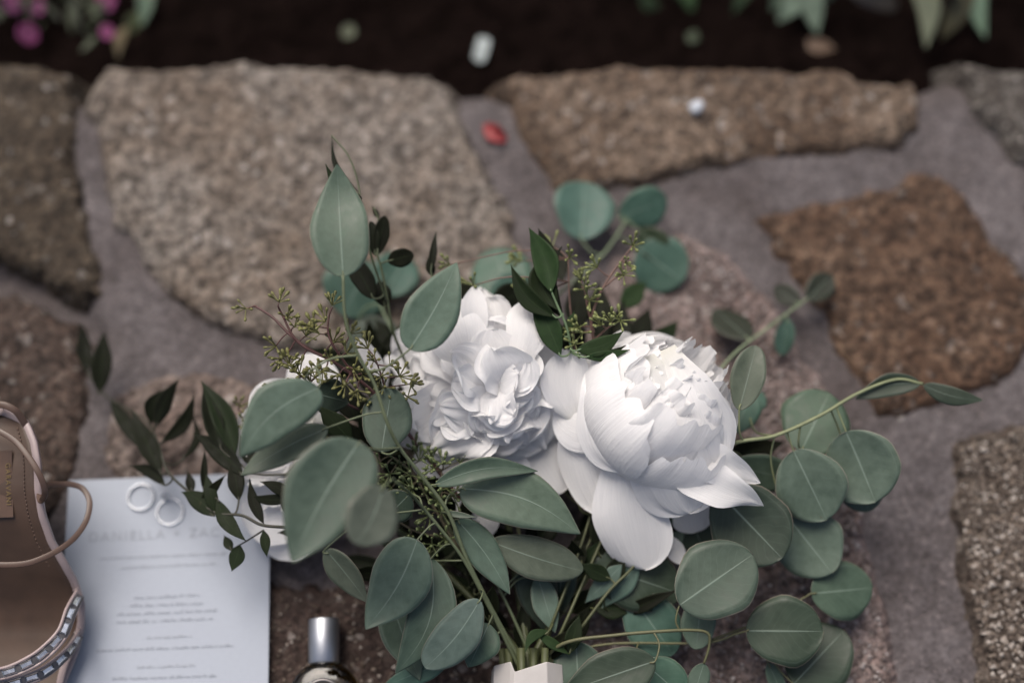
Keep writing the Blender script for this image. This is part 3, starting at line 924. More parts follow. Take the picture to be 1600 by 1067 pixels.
branch('ruscus_branch', [
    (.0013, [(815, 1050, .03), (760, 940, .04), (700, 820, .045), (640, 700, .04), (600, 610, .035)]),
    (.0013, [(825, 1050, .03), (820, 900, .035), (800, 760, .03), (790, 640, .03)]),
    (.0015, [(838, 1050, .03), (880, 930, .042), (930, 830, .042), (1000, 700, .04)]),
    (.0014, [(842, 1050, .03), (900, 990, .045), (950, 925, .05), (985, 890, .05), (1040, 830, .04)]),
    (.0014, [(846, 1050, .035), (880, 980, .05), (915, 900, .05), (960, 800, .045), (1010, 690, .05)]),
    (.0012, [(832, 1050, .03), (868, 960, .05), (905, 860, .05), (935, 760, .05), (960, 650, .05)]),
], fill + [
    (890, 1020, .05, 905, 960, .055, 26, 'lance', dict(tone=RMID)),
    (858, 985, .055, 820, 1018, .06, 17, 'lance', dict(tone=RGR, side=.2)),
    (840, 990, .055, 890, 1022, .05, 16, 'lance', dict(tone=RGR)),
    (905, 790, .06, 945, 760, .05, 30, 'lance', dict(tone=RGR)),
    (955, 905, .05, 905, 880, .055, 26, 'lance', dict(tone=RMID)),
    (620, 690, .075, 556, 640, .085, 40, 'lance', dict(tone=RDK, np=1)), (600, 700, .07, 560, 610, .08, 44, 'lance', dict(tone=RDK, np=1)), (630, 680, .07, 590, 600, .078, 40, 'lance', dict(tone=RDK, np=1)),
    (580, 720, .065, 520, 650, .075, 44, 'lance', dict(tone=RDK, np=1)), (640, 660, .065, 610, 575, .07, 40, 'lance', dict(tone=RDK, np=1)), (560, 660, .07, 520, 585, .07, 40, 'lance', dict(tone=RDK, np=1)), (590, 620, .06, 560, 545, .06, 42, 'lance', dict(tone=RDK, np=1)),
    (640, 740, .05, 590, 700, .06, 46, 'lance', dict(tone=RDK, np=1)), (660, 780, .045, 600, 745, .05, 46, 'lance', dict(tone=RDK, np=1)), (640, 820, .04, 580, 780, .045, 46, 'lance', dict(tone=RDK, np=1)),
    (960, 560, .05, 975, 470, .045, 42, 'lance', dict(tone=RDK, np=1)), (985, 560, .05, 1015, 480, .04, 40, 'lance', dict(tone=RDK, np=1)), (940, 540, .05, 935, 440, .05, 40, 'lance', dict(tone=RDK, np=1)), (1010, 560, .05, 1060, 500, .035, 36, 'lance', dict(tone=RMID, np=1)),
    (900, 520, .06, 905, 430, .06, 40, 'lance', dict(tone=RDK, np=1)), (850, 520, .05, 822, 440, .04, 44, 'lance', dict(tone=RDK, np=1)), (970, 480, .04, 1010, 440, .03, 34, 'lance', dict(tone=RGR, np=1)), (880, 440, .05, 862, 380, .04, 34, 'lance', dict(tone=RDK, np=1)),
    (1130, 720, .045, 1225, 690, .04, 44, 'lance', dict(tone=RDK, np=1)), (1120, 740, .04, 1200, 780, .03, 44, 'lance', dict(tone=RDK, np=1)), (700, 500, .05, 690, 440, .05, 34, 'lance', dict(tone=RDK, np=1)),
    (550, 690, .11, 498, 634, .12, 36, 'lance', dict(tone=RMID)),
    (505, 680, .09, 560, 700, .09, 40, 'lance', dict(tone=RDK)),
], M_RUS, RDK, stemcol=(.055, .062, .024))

# ------------------------------------------------------------------ seeded eucalyptus
def umbel(mb, c, d, rg, size=1.0):
    d = d.normalized()
    a = d.orthogonal().normalized(); b = d.cross(a)
    n = rg.randint(6, 9)
    for k in range(n):
        an = 2 * PI * k / n + rg.uniform(-.4, .4)
        sp = rg.uniform(.35, 1.25) if k else .1
        dr = (d * math.cos(sp) + (a * math.cos(an) + b * math.sin(an)) * math.sin(sp)).normalized()
        l = rg.uniform(.0040, .0066) * size
        mb.tube([c, c + dr * l], .00032 * size, .00042 * size, 5, False)
        o = c + dr * l
        s = rg.uniform(.8, 1.2) * size
        mb.lathe(o, dr, [(.0003 * s, -.0006 * s), (.0005 * s, .0006 * s), (.00095 * s, .0020 * s), (.0010 * s, .0030 * s), (.0007 * s, .0038 * s), (.0002 * s, .0042 * s)], 6)

def seeded(name, stems, spots, stemcol, budcol, seed):
    rg = random.Random(seed)
    mb = MB(); allp = []
    for s in stems:
        pts = spline([P(*q) for q in s[1]], 7)
        mb.tube(pts, s[0], s[0] * .6, 7); allp += pts
    jobs = []
    for (x, y, z) in spots:
        c = P(x, y, z)
        q = closest(allp, c)
        d = (c - q)
        d = d.normalized() if d.length > 1e-4 else Vector((0, 0, 1))
        if (c - q).length > .002:
            mid = q.lerp(c, .5) + Vector((rg.uniform(-1, 1), rg.uniform(-1, 1), rg.uniform(0, 1))) * .12 * (c - q).length
            mb.tube(spline([q, mid, c], 4), .0006, .00045, 5)
        d = (d * .7 + (cam_pos - c).normalized() * .5 + UP * .25).normalized()
        jobs.append((c, d))
    st = mb.build(name, M_STEM, bouquet, True, stemcol)
    for (c, d) in jobs:
        m2 = MB(); umbel(m2, c, d, rg, rg.uniform(.95, 1.25))
        k = rg.uniform(.75, 1.2)
        m2.build('seed_cluster', M_BUD, st, True, tuple(q * k for q in budcol))
    return st

RED = (.075, .032, .030)
seeded('seeded_eucalyptus_branch', [
    (.0014, [(720, 780, .06), (640, 680, .08), (580, 610, .10), (520, 565, .115), (480, 545, .12), (450, 520, .122), (425, 495, .122), (398, 478, .12)]),
    (.0010, [(500, 555, .118), (462, 530, .122), (440, 490, .126), (434, 478, .13)]),
    (.0009, [(560, 595, .11), (524, 545, .13), (513, 520, .135), (514, 495, .138), (519, 480, .14)]),
    (.0010, [(560, 640, .09), (500, 610, .11), (470, 588, .115)]),
    (.0009, [(610, 650, .09), (600, 600, .11), (590, 570, .12)]),
    (.0009, [(480, 690, .06), (400, 660, .06), (372, 640, .06)]),
], [(519, 477, .14), (490, 511, .136), (509, 502, .137), (436, 472, .13), (449, 496, .128), (460, 511, .126), (468, 584, .117), (453, 571, .116), (431, 541, .118), (492, 590, .116),
    (515, 560, .122), (541, 552, .122), (558, 610, .12), (552, 577, .124), (504, 579, .12), (584, 564, .126), (609, 571, .124), (624, 588, .12), (637, 620, .115), (485, 598, .113), (567, 586, .122),
    (500, 522, .125), (547, 522, .11), (384, 482, .122), (426, 612, .11), (374, 634, .065), (385, 660, .065), (530, 585, .12), (520, 535, .12), (470, 560, .116), (600, 605, .115), (540, 600, .12), (580, 625, .11),
    (440, 560, .115), (462, 600, .112), (575, 545, .12), (596, 588, .118), (478, 525, .12), (640, 600, .11)], RED, (.135, .135, .045), 3)
seeded('seeded_eucalyptus_branch', [
    (.0013, [(790, 1000, .045), (740, 900, .055), (700, 830, .062), (670, 780, .07), (640, 735, .075), (610, 712, .078)]),
    (.0009, [(690, 815, .064), (690, 770, .072), (690, 735, .075)]),
    (.0009, [(700, 840, .06), (650, 830, .062), (600, 800, .062)]),
], [(592, 722, .082), (609, 740, .084), (641, 742, .085), (643, 762, .084), (678, 733, .084), (676, 717, .08), (698, 764, .082), (685, 782, .082), (661, 830, .072), (695, 842, .07), (632, 763, .083),
    (692, 726, .08), (708, 775, .078), (718, 722, .076), (600, 755, .078), (625, 725, .08), (655, 720, .078), (660, 752, .08), (612, 762, .076), (640, 790, .076), (672, 805, .074), (690, 800, .075), (715, 745, .076), (665, 770, .078), (650, 705, .075), (590, 745, .075), (675, 850, .066), (640, 835, .066)], (.10, .085, .05), (.11, .14, .055), 5)
seeded('seeded_eucalyptus_branch', [
    (.0012, [(930, 600, .07), (928, 540, .095), (924, 500, .105), (935, 465, .112), (948, 440, .115), (965, 415, .117), (988, 385, .118)]),
    (.0009, [(928, 520, .10), (918, 480, .108), (914, 455, .112)]),
    (.0008, [(945, 448, .114), (962, 434, .117), (974, 430, .118)]),
    (.0008, [(900, 560, .09), (890, 470, .105), (888, 405, .11)]),
    (.0008, [(930, 530, .10), (950, 512, .11), (968, 502, .114)]),
], [(890, 402, .115), (933, 418, .118), (989, 384, .12), (977, 411, .12), (974, 430, .119), (915, 452, .114), (908, 438, .112), (955, 503, .116), (969, 501, .117), (904, 512, .11), (899, 538, .108),
    (863, 386, .10), (825, 450, .09), (815, 408, .08), (910, 520, .108), (940, 508, .112), (921, 470, .112), (740, 446, .10), (703, 414, .10), (893, 520, .106)], (.13, .075, .06), (.15, .17, .06), 8)

# ------------------------------------------------------------------ peonies
def petal_free(name, b, axis, out, L, W, th0, th1, Rc, ruf, notch, seed, nu=20, nv=25, q=1.0, roll=0.0, shape=0):
    """petal growing from b; th = angle from the flower axis, th0 at base to th1 at tip"""
    rg = np.random.default_rng(seed + 1000)
    e = axis.cross(out).normalized()
    s = np.linspace(0, 1, nu)
    t = np.linspace(-1, 1, nv)
    th = th0 + (th1 - th0) * s ** q
    ds = L / (nu - 1)
    A, O, E, B = (np.array(x) for x in (axis, out, e, b))
    d = np.cos(th)[:, None] * A + np.sin(th)[:, None] * O
    nin = np.sin(th)[:, None] * A - np.cos(th)[:, None] * O        # towards the inside of the flower
    c = np.zeros((nu, 3)); c[0] = B
    for i in range(1, nu):
        c[i] = c[i - 1] + (d[i] + d[i - 1]) / 2 * ds
    ph = rg.uniform(0, 6.28, 12)
    S, T = np.meshgrid(s, t, indexing='ij')
    # outline: notched upper margin
    marg = notch * (.5 * np.sin(T * 4 + ph[0]) + .35 * np.sin(T * 9 + ph[1]) + .3 * np.sin(T * 17 + ph[2])) + .16 * np.abs(T) ** 4
    marg = np.clip(marg, -.05, .5)
    if shape == 0:
        prof = .16 + .84 * np.power(np.clip(np.sin(PI * .5 * np.minimum(S / .62, 1)), 0, 1), 1.0)
        prof = prof * (1 - .10 * np.clip((S - .75) / .25, 0, 1) ** 2)
    else:
        prof = .12 + .88 * np.power(np.clip(np.sin(PI * .56 * S), 0, 1), .9)
    hw = W / 2 * prof
    al = T * hw / Rc
    lat = Rc * np.sin(al)
    up = Rc * (1 - np.cos(al))
    r = ruf * W * S ** 1.6 * (np.sin(T * 5 + S * 3 + ph[3]) * .6 + np.sin(T * 9 - S * 4 + ph[4]) * .35 * np.abs(T) + np.sin(T * 15 + S * 6 + ph[5]) * .22 * S ** 2
                              + np.sin(S * 7 + T * 2 + ph[6]) * .3)
    sh = S * (1 - marg * S ** 2)      # pull the margin back along the petal
    idx = sh * (nu - 1)
    i0 = np.clip(np.floor(idx).astype(int), 0, nu - 2); fr = np.clip(idx - i0, 0, 1.6)[..., None]
    ctr = c[i0] * (1 - fr) + c[i0 + 1] * fr
    nn = nin[i0]
    lat2 = lat * math.cos(roll); upr = lat * math.sin(roll)
    pts = ctr + E * lat2[..., None] + nn * (up + r + upr)[..., None]
    uv = np.stack([S.ravel(), (T.ravel() + 1) / 2], 1)
    return mesh(name, pts.reshape(-1, 3), grid_faces(nu, nv), True, uv)

def peony(C, axis, layers, seed, manual=()):
    rg = random.Random(seed)
    axis = axis.normalized()
    a = axis.orthogonal().normalized(); bb = axis.cross(a)
    mb = MB()
    # green receptacle joining the stem
    mb.lathe(C - axis * .012, axis, [(.002, -.02), (.003, -.012), (.009, -.004), (.011, .004), (.006, .012)], 10)
    fl = mb.build('peony', M_STEM, bouquet, True, (.14, .17, .07))
    for (n, L, W, t0, t1, h0, Rc, ruf, notch, kind) in layers:
        ph0 = rg.uniform(0, 6.28)
        for k in range(n):
            ph = ph0 + 2 * PI * k / n + rg.uniform(-.28, .28)
            out = a * math.cos(ph) + bb * math.sin(ph)
            me = petal_free('petal', C + axis * (h0 + rg.uniform(-.003, .003)) + out * .003, axis, out, L * rg.uniform(.86, 1.12), W * rg.uniform(.8, 1.15),
                            R_(t0 + rg.uniform(-9, 9)), R_(t1 + rg.uniform(-13, 13)), Rc * rg.uniform(.85, 1.3), ruf * rg.uniform(.7, 1.3), notch * rg.uniform(.6, 1.3), rg.randint(0, 10 ** 6),
                            q=rg.uniform(.8, 1.25), roll=rg.uniform(-.22, .22), shape=kind)
            obj('petal', me, M_PETAL, fl)
    for sp in manual:
        bx, by, bz, tx, ty, tz, wpx, shape, kw = sp
        B, T = P(bx, by, bz), P(tx, ty, tz)
        kw = dict(kw)
        me = blade_mesh('petal', B, T, wpx * mpp((B + T) / 2), shape, seed=seedn(), nu=26, nv=25, edge=kw.pop('edge', .035), wave=kw.pop('wave', .05), **kw)
        obj('petal', me, M_PETAL, fl)
    return fl

TO = -FWD
# full globe at the right, opening away to the upper right
Cr = P(1014, 652, .070)
peony(Cr, RIGHT * .52 + UP * .60 + TO * .55, [
    # n, L, W, th0, th1, h0, Rc, ruffle, notch, outline
    (5, .106, .122, 100, -36, -.036, .056, .020, .04, 0),
    (6, .104, .109, 98, -42, -.033, .053, .026, .06, 0),
    (7, .101, .092, 97, -44, -.030, .049, .034, .09, 0),
    (8, .096, .078, 95, -42, -.026, .044, .045, .13, 0),
    (9, .092, .064, 92, -38, -.022, .038, .06, .18, 0),
    (9, .084, .052, 86, -32, -.016, .032, .08, .22, 0),
    (8, .076, .042, 66, -22, -.010, .026, .10, .24, 0),
    (7, .068, .034, 34, -10, -.006, .022, .12, .26, 0),
], 5, [
    (972, 690, .084, 1008, 890, .050, 116, 'petal', dict(bend=.08, cup=-.15, side=.04)),
    (925, 590, .084, 952, 806, .060, 112, 'petal', dict(bend=.10, cup=-.22, side=.06)),
    (905, 660, .086, 886, 546, .104, 74, 'petal', dict(bend=.05, cup=.30, side=-.12)),
    (1000, 690, .092, 868, 640, .084, 100, 'petal', dict(bend=.10, cup=-.15)),
    (950, 545, .100, 985, 735, .098, 140, 'petal', dict(bend=.16, cup=-.45, notch=.05)),
    (1030, 715, .098, 1192, 790, .082, 66, 'ovate', dict(bend=.08, cup=.25, edge=.12, wave=.10)),
    (1040, 690, .100, 1188, 754, .088, 62, 'ovate', dict(bend=.07, cup=.2, edge=.12, wave=.08)),
    (1000, 560, .120, 1078, 802, .080, 160, 'petal', dict(bend=.17, cup=-.45, edge=.05, notch=.07)),
    (1040, 545, .118, 1120, 735, .094, 110, 'petal', dict(bend=.17, cup=-.45, edge=.05, notch=.12)),
    (1075, 768, .055, 1086, 832, .045, 64, 'petal', dict(cup=.1)),
    (1035, 835, .045, 1070, 880, .042, 30, 'blunt', dict(cup=.3)),
    (1075, 650, .10, 1144, 668, .092, 44, 'petal', dict(bend=.12, cup=.2, edge=.10, notch=.2)),
    (1065, 670, .10, 1142, 700, .088, 60, 'petal', dict(bend=.12, cup=.1, edge=.10, notch=.2)),
    (1075, 630, .10, 1140, 640, .092, 40, 'petal', dict(bend=.12, cup=.2, edge=.10, notch=.2)),
])
# looser flower at the left: ruffled petals spreading from an off-centre cleft
Cl = P(765, 625, .062)
rgp = random.Random(77)
ruff = []
def reach(a):          # how far the flower spreads in each direction, photo pixels
    keys = [(-180, 172), (-150, 165), (-115, 170), (-95, 168), (-65, 150), (-40, 115), (0, 92), (35, 108), (60, 112), (90, 108), (130, 140), (160, 168), (180, 172)]
    return float(np.interp(a, [k[0] for k in keys], [k[1] for k in keys]))
for ring_, (cnt, fl, wd) in enumerate(((12, 1.0, 118), (11, .87, 116), (9, .72, 108), (7, .56, 98), (5, .42, 84))):
    for k in range(cnt):
        an = -180 + 360 * (k + rgp.uniform(-.35, .35) + .5 * (ring_ % 2)) / cnt
        an = (an + 180) % 360 - 180
        L = reach(an) * fl * rgp.uniform(.90, 1.04)
        bx, by = 776 + rgp.uniform(-16, 16), 612 + rgp.uniform(-14, 14)
        zb = .070 + .006 * ring_
        zt = .066 + .011 * ring_ + rgp.uniform(-.004, .006) + (.014 if an < -40 and an > -150 else 0)
        ruff.append((bx, by, zb, 776 + L * math.cos(R_(an)), 612 + L * math.sin(R_(an)), zt, wd * rgp.uniform(.7, 1.25), 'petal',
                     dict(bend=rgp.uniform(.08, .20), cup=rgp.uniform(-.32, .42), edge=.10, wave=rgp.uniform(.07, .15), notch=rgp.uniform(.14, .36), roll=rgp.uniform(-28, 28), side=rgp.uniform(-.08, .08))))
peony(Cl, RIGHT * .04 + UP * -.10 + TO * 1.0, [
    (8, .060, .064, 92, 70, -.012, .060, .03, .08, 0),
    (7, .030, .030, 30, -10, .006, .024, .08, .22, 0),
], 12, ruff + [
    (745, 560, .098, 741, 446, .108, 42, 'spoon', dict(bend=.08, cup=.4, edge=.06)),
    (735, 580, .104, 706, 470, .104, 110, 'petal', dict(bend=.16, cup=-.25, edge=.04, notch=.06)),
    (810, 580, .104, 832, 470, .106, 70, 'petal', dict(bend=.16, cup=-.4, edge=.05)),
    (810, 680, .06, 878, 770, .05, 118, 'petal', dict(bend=.05, cup=.15)),
    (740, 700, .055, 752, 845, .045, 70, 'petal', dict(bend=.04, cup=.2)),
    (715, 690, .06, 735, 790, .05, 56, 'petal', dict(bend=.05, cup=.2)),
    (675, 690, .06, 660, 745, .055, 40, 'petal', dict(cup=.3)),
    (760, 690, .06, 790, 770, .055, 100, 'petal', dict(bend=.05, cup=.1)),
])
# third flower, half hidden by leaves at the left
Cw = P(462, 704, .036)
peony(Cw, RIGHT * -.35 + UP * .15 + TO * .9, [
    (7, .050, .056, 92, 60, -.010, .060, .05, .10, 0),
    (8, .046, .050, 72, 34, -.006, .045, .07, .16, 0),
    (8, .050, .044, 50, 10, -.004, .03, .1, .22, 0),
    (7, .042, .034, 28, -4, 0, .02, .14, .28, 0),
], 31, [
    (505, 660, .070, 478, 552, .07, 86, 'blunt', dict(bend=.08, cup=.1)),
    (490, 660, .07, 392, 615, .07, 84, 'blunt', dict(bend=.06, cup=.1, edge=.05)),
    (600, 590, .085, 558, 530, .09, 30, 'blunt', dict(cup=.3)),
    (490, 780, .03, 374, 800, .035, 118, 'round', dict(bend=.06, cup=.2)),
    (500, 820, .03, 410, 852, .03, 76, 'round', dict(bend=.04, cup=.1)),
    (470, 700, .06, 366, 715, .05, 90, 'blunt', dict(bend=.05, cup=.15)),
])
# peony stems down to the binding
ps = MB()
for c, mids in ((Cr, (930, 860, .026)), (Cl, (800, 860, .028)), (Cw, (660, 860, .028))):
    ps.tube(spline([c - Vector((0, 0, .012)), P(*mids), P(826, 1045, .035), P(828, 1180, .03)], 8), .0026, .0024, 8)
ps.build('peony_stems', M_STEM, bouquet, True, (.045, .055, .02))  # stem green darkened to carry the shade between the leaves

# ribbon-wrapped handle
hb = MB()
h0, h1 = P(826, 1040, .034), P(828, 1290, .026)
ax = (h1 - h0).normalized()
sx = ax.cross(Vector((0, 0, 1))).normalized(); sy = sx.cross(ax).normalized()
if sy.z < 0: sy = -sy
ring = [(-1.12, -.35), (-.98, .38), (-.52, .84), (.42, .90), (.55, .80), (1.02, .30), (1.10, -.4), (.6, -.98), (-.6, -.98)]
vs, fs = [], []
nl = 9
for i in range(nl):
    c = h0.lerp(h1, i / (nl - 1)); rr = .0235 * (1 + .03 * math.sin(i * 2.1))
    for k, (x, y) in enumerate(ring):
        off = ax * (.004 * math.sin(k * 2.3 + 1)) if i == 0 else Vector((0, 0, 0))
        vs.append(c + sx * (x * rr) + sy * (y * rr) + off)
n = len(ring)
for i in range(nl - 1):
    for k in range(n):
        fs.append((i * n + k, i * n + (k + 1) % n, (i + 1) * n + (k + 1) % n, (i + 1) * n + k))
hb.add(vs, fs)
rw = hb.build('ribbon_wrap', M_SATIN, bouquet, False)
md = rw.modifiers.new('thickness', 'SOLIDIFY'); md.thickness = .0012
md = rw.modifiers.new('bevel', 'BEVEL'); md.width = .0012; md.segments = 2
sb = MB()
for k in range(16):
    a0 = k * 2.4; rr = .018 * math.sqrt((k + .5) / 16)
    q = sx * (rr * math.cos(a0)) + sy * (rr * math.sin(a0))
    sb.tube([h0 - ax * .012 + q * 1.15, h0 + ax * .02 + q, h1 + ax * .03 + q * 1.1], .0026, .0026, 7)
sb.build('bound_stems', M_STEM, bouquet, True, (.06, .07, .028))

# ------------------------------------------------------------------ card with print, and two rings on it
tl, tr = P(112, 754, .0), P(425, 741, .0)
cw = (tr - tl).length
ex = (tr - tl).normalized(); ey = Vector((ex.y, -ex.x, 0)); ch = cw * 1.5
ctr = tl + ex * cw / 2 + ey * ch / 2
CARD_Z = .0075
card = empty('invitation_card', (ctr.x, ctr.y, CARD_Z), 'pale card with grey printed lines lying on the stones beside the sandal', 'card')
mb = MB(); mb.box(Vector((ctr.x, ctr.y, CARD_Z - .0008)), ex * cw / 2, ey * ch / 2, Vector((0, 0, .0008)))
mb.build('sheet', M_PAPER, card, False)
def on_card(px, py):
    q = P(px, py, CARD_Z); return q
def text(s, c, size, mat, parent, name, xdir, z, spacing=1.0, align='CENTER'):
    cu = bpy.data.curves.new(name, 'FONT'); cu.body = s; cu.size = size; cu.align_x = align; cu.space_character = spacing
    cu.extrude = .00008
    to = bpy.data.objects.new(name, cu)
    COL.objects.link(to)
    bpy.context.view_layer.update()
    dg = bpy.context.evaluated_depsgraph_get()
    me = bpy.data.meshes.new_from_object(to.evaluated_get(dg))
    bpy.data.objects.remove(to)
    ang = math.atan2(xdir.y, xdir.x)
    me.transform(Matrix.Translation(Vector((c.x, c.y, z))) @ Matrix.Rotation(ang, 4, 'Z'))
    me.materials.clear()
    return obj(name, me, mat, parent)
text('DANIELLA + ZAC', on_card(138, 846), .0098, M_INK2, card, 'lettering', ex, CARD_Z + .0003, 1.32, 'LEFT')
rg = random.Random(4)
def print_line(x0, y0, x1, y1, mat, h=.0020):
    """a row of fine print, words of unreadably small strokes"""
    mb = MB()
    a, b = on_card(x0, y0), on_card(x1, y1)
    L = (b - a).length; d = (b - a).normalized(); u = Vector((-d.y, d.x, 0))
    x = 0
    while x < L:
        for _ in range(rg.randint(3, 9)):
            hh = h * rg.choice((.6, .65, .6, 1.0)); wd = rg.uniform(.00022, .0004)
            c = a + d * x + u * hh / 2; c.z = CARD_Z + .0003
            mb.box(c, d * wd, u * hh / 2, Vector((0, 0, .00008)))
            if rg.random() < .6:
                c2 = c + d * .0006; c2 = c2 + u * rg.choice((-.4, 0, .4)) * hh
                mb.box(c2, d * .0005, u * .0002, Vector((0, 0, .00007)))
            x += rg.uniform(.0011, .0016)
            if x > L: break
        x += .0013
    mb.build('print_line', mat, card, False)
for (a, b, c, d, m) in [(158, 874, 356, 866, M_INK2), (190, 889, 336, 882, M_INK2), (230, 917, 300, 914, M_PAPER), (211, 936, 311, 931, M_INK), (204, 948, 318, 944, M_INK), (184, 962, 338, 955, M_INK), (184, 974, 332, 968, M_INK),
                        (152, 1018, 365, 1010, M_INK), (176, 1062, 337, 1057, M_INK), (230, 998, 298, 995, M_INK2), (215, 1044, 305, 1041, M_INK2)]:
    if m is not M_PAPER: print_line(a, b, c, d, m)

def ring_thing(px, py, rad, label, stone):
    c = P(px, py, CARD_Z)
    e = empty('ring', c, label, 'ring', 'rings on the card')
    mb = MB(); vs = []; fs = []
    seg = 48; hh = .0026 if not stone else .0018
    prof = [(rad, 0), (rad - .0004, hh * .5), (rad - .0009, hh), (rad - .0016, hh), (rad - .0019, hh * .5), (rad - .0016, 0)]
    for k in range(seg):
        an = 2 * PI * k / seg
        for (r, h) in prof:
            vs.append((c.x + r * math.cos(an), c.y + r * math.sin(an), CARD_Z + .0002 + h))
    m = len(prof)
    for k in range(seg):
        for j in range(m):
            fs.append((k * m + j, ((k + 1) % seg) * m + j, ((k + 1) % seg) * m + (j + 1) % m, k * m + (j + 1) % m))
    mb.add(vs, fs); mb.build('band', M_SILVER, e)
    if stone:
        d = Vector((math.cos(1.9), math.sin(1.9), 0))
        q = c + d * (rad + .001) + Vector((0, 0, .0035))
        mb = MB(); mb.lathe(q, d, [(.0004, -.003), (.0032, .0004), (.0032, .0008), (.002, .0022), (.0001, .0023)], 8)
        st = mb.build('gemstone', M_CRYSTAL, e, False)
        mb = MB()
        sx_ = d.cross(Vector((0, 0, 1)))
        for (p, r) in ((1, 1), (-1, 1), (1, -1), (-1, -1)):
            o = q + sx_ * .0022 * p + Vector((0, 0, .0022 * r))
            mb.tube([c + d * (rad - .001) + Vector((0, 0, .0015)), o + d * .0012], .0004, .0003, 5)
        mb.build('prongs', M_SILVER, e)
ring_thing(221, 777, .0108, 'plain silver band lying on the card', False)
ring_thing(266, 800, .0108, 'silver ring with a small clear stone lying on the card', True)

# ------------------------------------------------------------------ sandal
sandal = empty('high_heeled_sandal', P(30, 900, 0), 'tan leather high heeled sandal with crystal toe straps, beside the card', 'sandal')
ROWS = [  # py, left x, right x, height of the insole edge
    (644, -40, 6, .088), (650, -62, 28, .088), (664, -80, 42, .088), (690, -94, 53, .0875), (725, -102, 59, .086), (765, -104, 60, .082), (805, -100, 66, .074), (845, -94, 80, .062),
    (880, -92, 100, .050), (910, -92, 117, .038), (940, -94, 126, .028), (975, -96, 127, .021), (1015, -94, 118, .018), (1060, -86, 100, .017), (1105, -70, 76, .018), (1140, -46, 46, .019), (1156, -20, 18, .020)]
rows = []
rx = [r[0] for r in ROWS]
for py in np.linspace(644, 1156, 44):
    xl, xr, z = (float(np.interp(py, rx, [r[i] for r in ROWS])) for i in (1, 2, 3))
    rows.append((py, xl, xr, z))
nv = 15
vs, fs = [], []
edgeL, edgeR = [], []
for (py, xl, xr, z) in rows:
    for j in range(nv):
        t = j / (nv - 1)
        x = xl + (xr - xl) * t
        q = P(x, py, z)
        q.z -= .004 * (1 - (2 * t - 1) ** 2)
        vs.append(q)
    edgeL.append(P(xl, py, z)); edgeR.append(P(xr, py, z))
me = mesh('insole', vs, grid_faces(len(rows), nv)[::1], True)
ins = obj('insole', me, M_LEATHER, sandal)
md = ins.modifiers.new('thickness', 'SOLIDIFY'); md.thickness = .0045; md.offset = 0
loop = edgeR + edgeL[::-1]
mb = MB()
lp = [q + Vector((0, 0, .0006)) for q in loop] + [loop[0] + Vector((0, 0, .0006))]
mb.ribbon(spline(lp, 2), .0050, .0034, Vector((0, -.2, 1)))
mb.build('edge_piping', M_PIPING, sandal)
# stitched seam just inside the edge
mb = MB()
for i in range(2, 22):
    a, b = edgeR[i].lerp(edgeL[i], .13), edgeR[i + 1].lerp(edgeL[i + 1], .13)
    for (f, g2) in ((.05, .4), (.55, .9)):
        p0, p1 = a.lerp(b, f), a.lerp(b, g2)
        up = Vector((0, 0, .0014))
        mb.tube([p0 + up - Vector((0, 0, .0004)), p1 + up - Vector((0, 0, .0004))], .0004, .0004, 5)
mb.build('stitching', M_STRAP, sandal)
# outsole under the ball of the foot, dark
vs = []
for i, (py, xl, xr, z) in enumerate(rows):
    for j in range(7):
        t = .03 + .94 * j / 6
        q = P(xl + (xr - xl) * t, py, z); q.z -= .0075
        vs.append(q)
so_ = obj('outsole', mesh('outsole', vs, grid_faces(len(rows), 7), True), M_DARKSOLE, sandal)
md = so_.modifiers.new('thickness', 'SOLIDIFY'); md.thickness = .007; md.offset = 0
# stiletto
ht = P(-20, 700, .070); hbm = Vector((ht.x + .004, ht.y - .012, .003))
mb = MB()
pts = spline([ht, ht.lerp(hbm, .3) + Vector((0, -.006, 0)), ht.lerp(hbm, .65), hbm], 5)
n = len(pts)
for i in range(n - 1):
    f0, f1 = i / (n - 1), (i + 1) / (n - 1)
    rr = lambda f: .0225 * (1 - f) ** 2.2 + .0055
    mb.tube([pts[i], pts[i + 1]], rr(f0), rr(f1), 14, True)
mb.build('heel', M_DARKSOLE, sandal)
# insole label with gold lettering
lc = P(-14, 756, .0828); lc2 = P(-14, 700, .0835)
mb = MB()
def on_insole(x, py):
    xl, xr, z = (float(np.interp(py, rx, [r[i] for r in ROWS])) for i in (1, 2, 3))
    t = (x - xl) / (xr - xl)
    q = P(x, py, z); q.z += .0026 - .004 * (1 - (2 * t - 1) ** 2)
    return q
a, b = on_insole(20, 704), on_insole(22, 808)
c_, d_ = on_insole(-50, 706), on_insole(-48, 810)
nn = (b - a).cross(c_ - a).normalized()
if nn.z < 0: nn = -nn
off = Vector((0, 0, .0016))
a, b, c_, d_ = a + off, b + off, c_ + off, d_ + off
mb.add([a, b, d_, c_, a + nn * .0006, b + nn * .0006, d_ + nn * .0006, c_ + nn * .0006], [(0, 1, 2, 3), (4, 5, 6, 7), (0, 4, 5, 1), (1, 5, 6, 2), (2, 6, 7, 3), (3, 7, 4, 0)])
lab = mb.build('insole_label', M_LABEL, sandal, False)
cu = bpy.data.curves.new('lettering', 'FONT'); cu.body = 'GARAVANI'; cu.size = .0050; cu.align_x = 'CENTER'; cu.extrude = .0001; cu.space_character = 1.25
to = bpy.data.objects.new('lettering', cu); COL.objects.link(to)
bpy.context.view_layer.update()
me = bpy.data.meshes.new_from_object(to.evaluated_get(bpy.context.evaluated_depsgraph_get()))
bpy.data.objects.remove(to)
xd = (b - a).normalized(); yd = nn.cross(xd)
o_ = a.lerp(b, .5) + (c_ - a) * .14 + nn * .0013
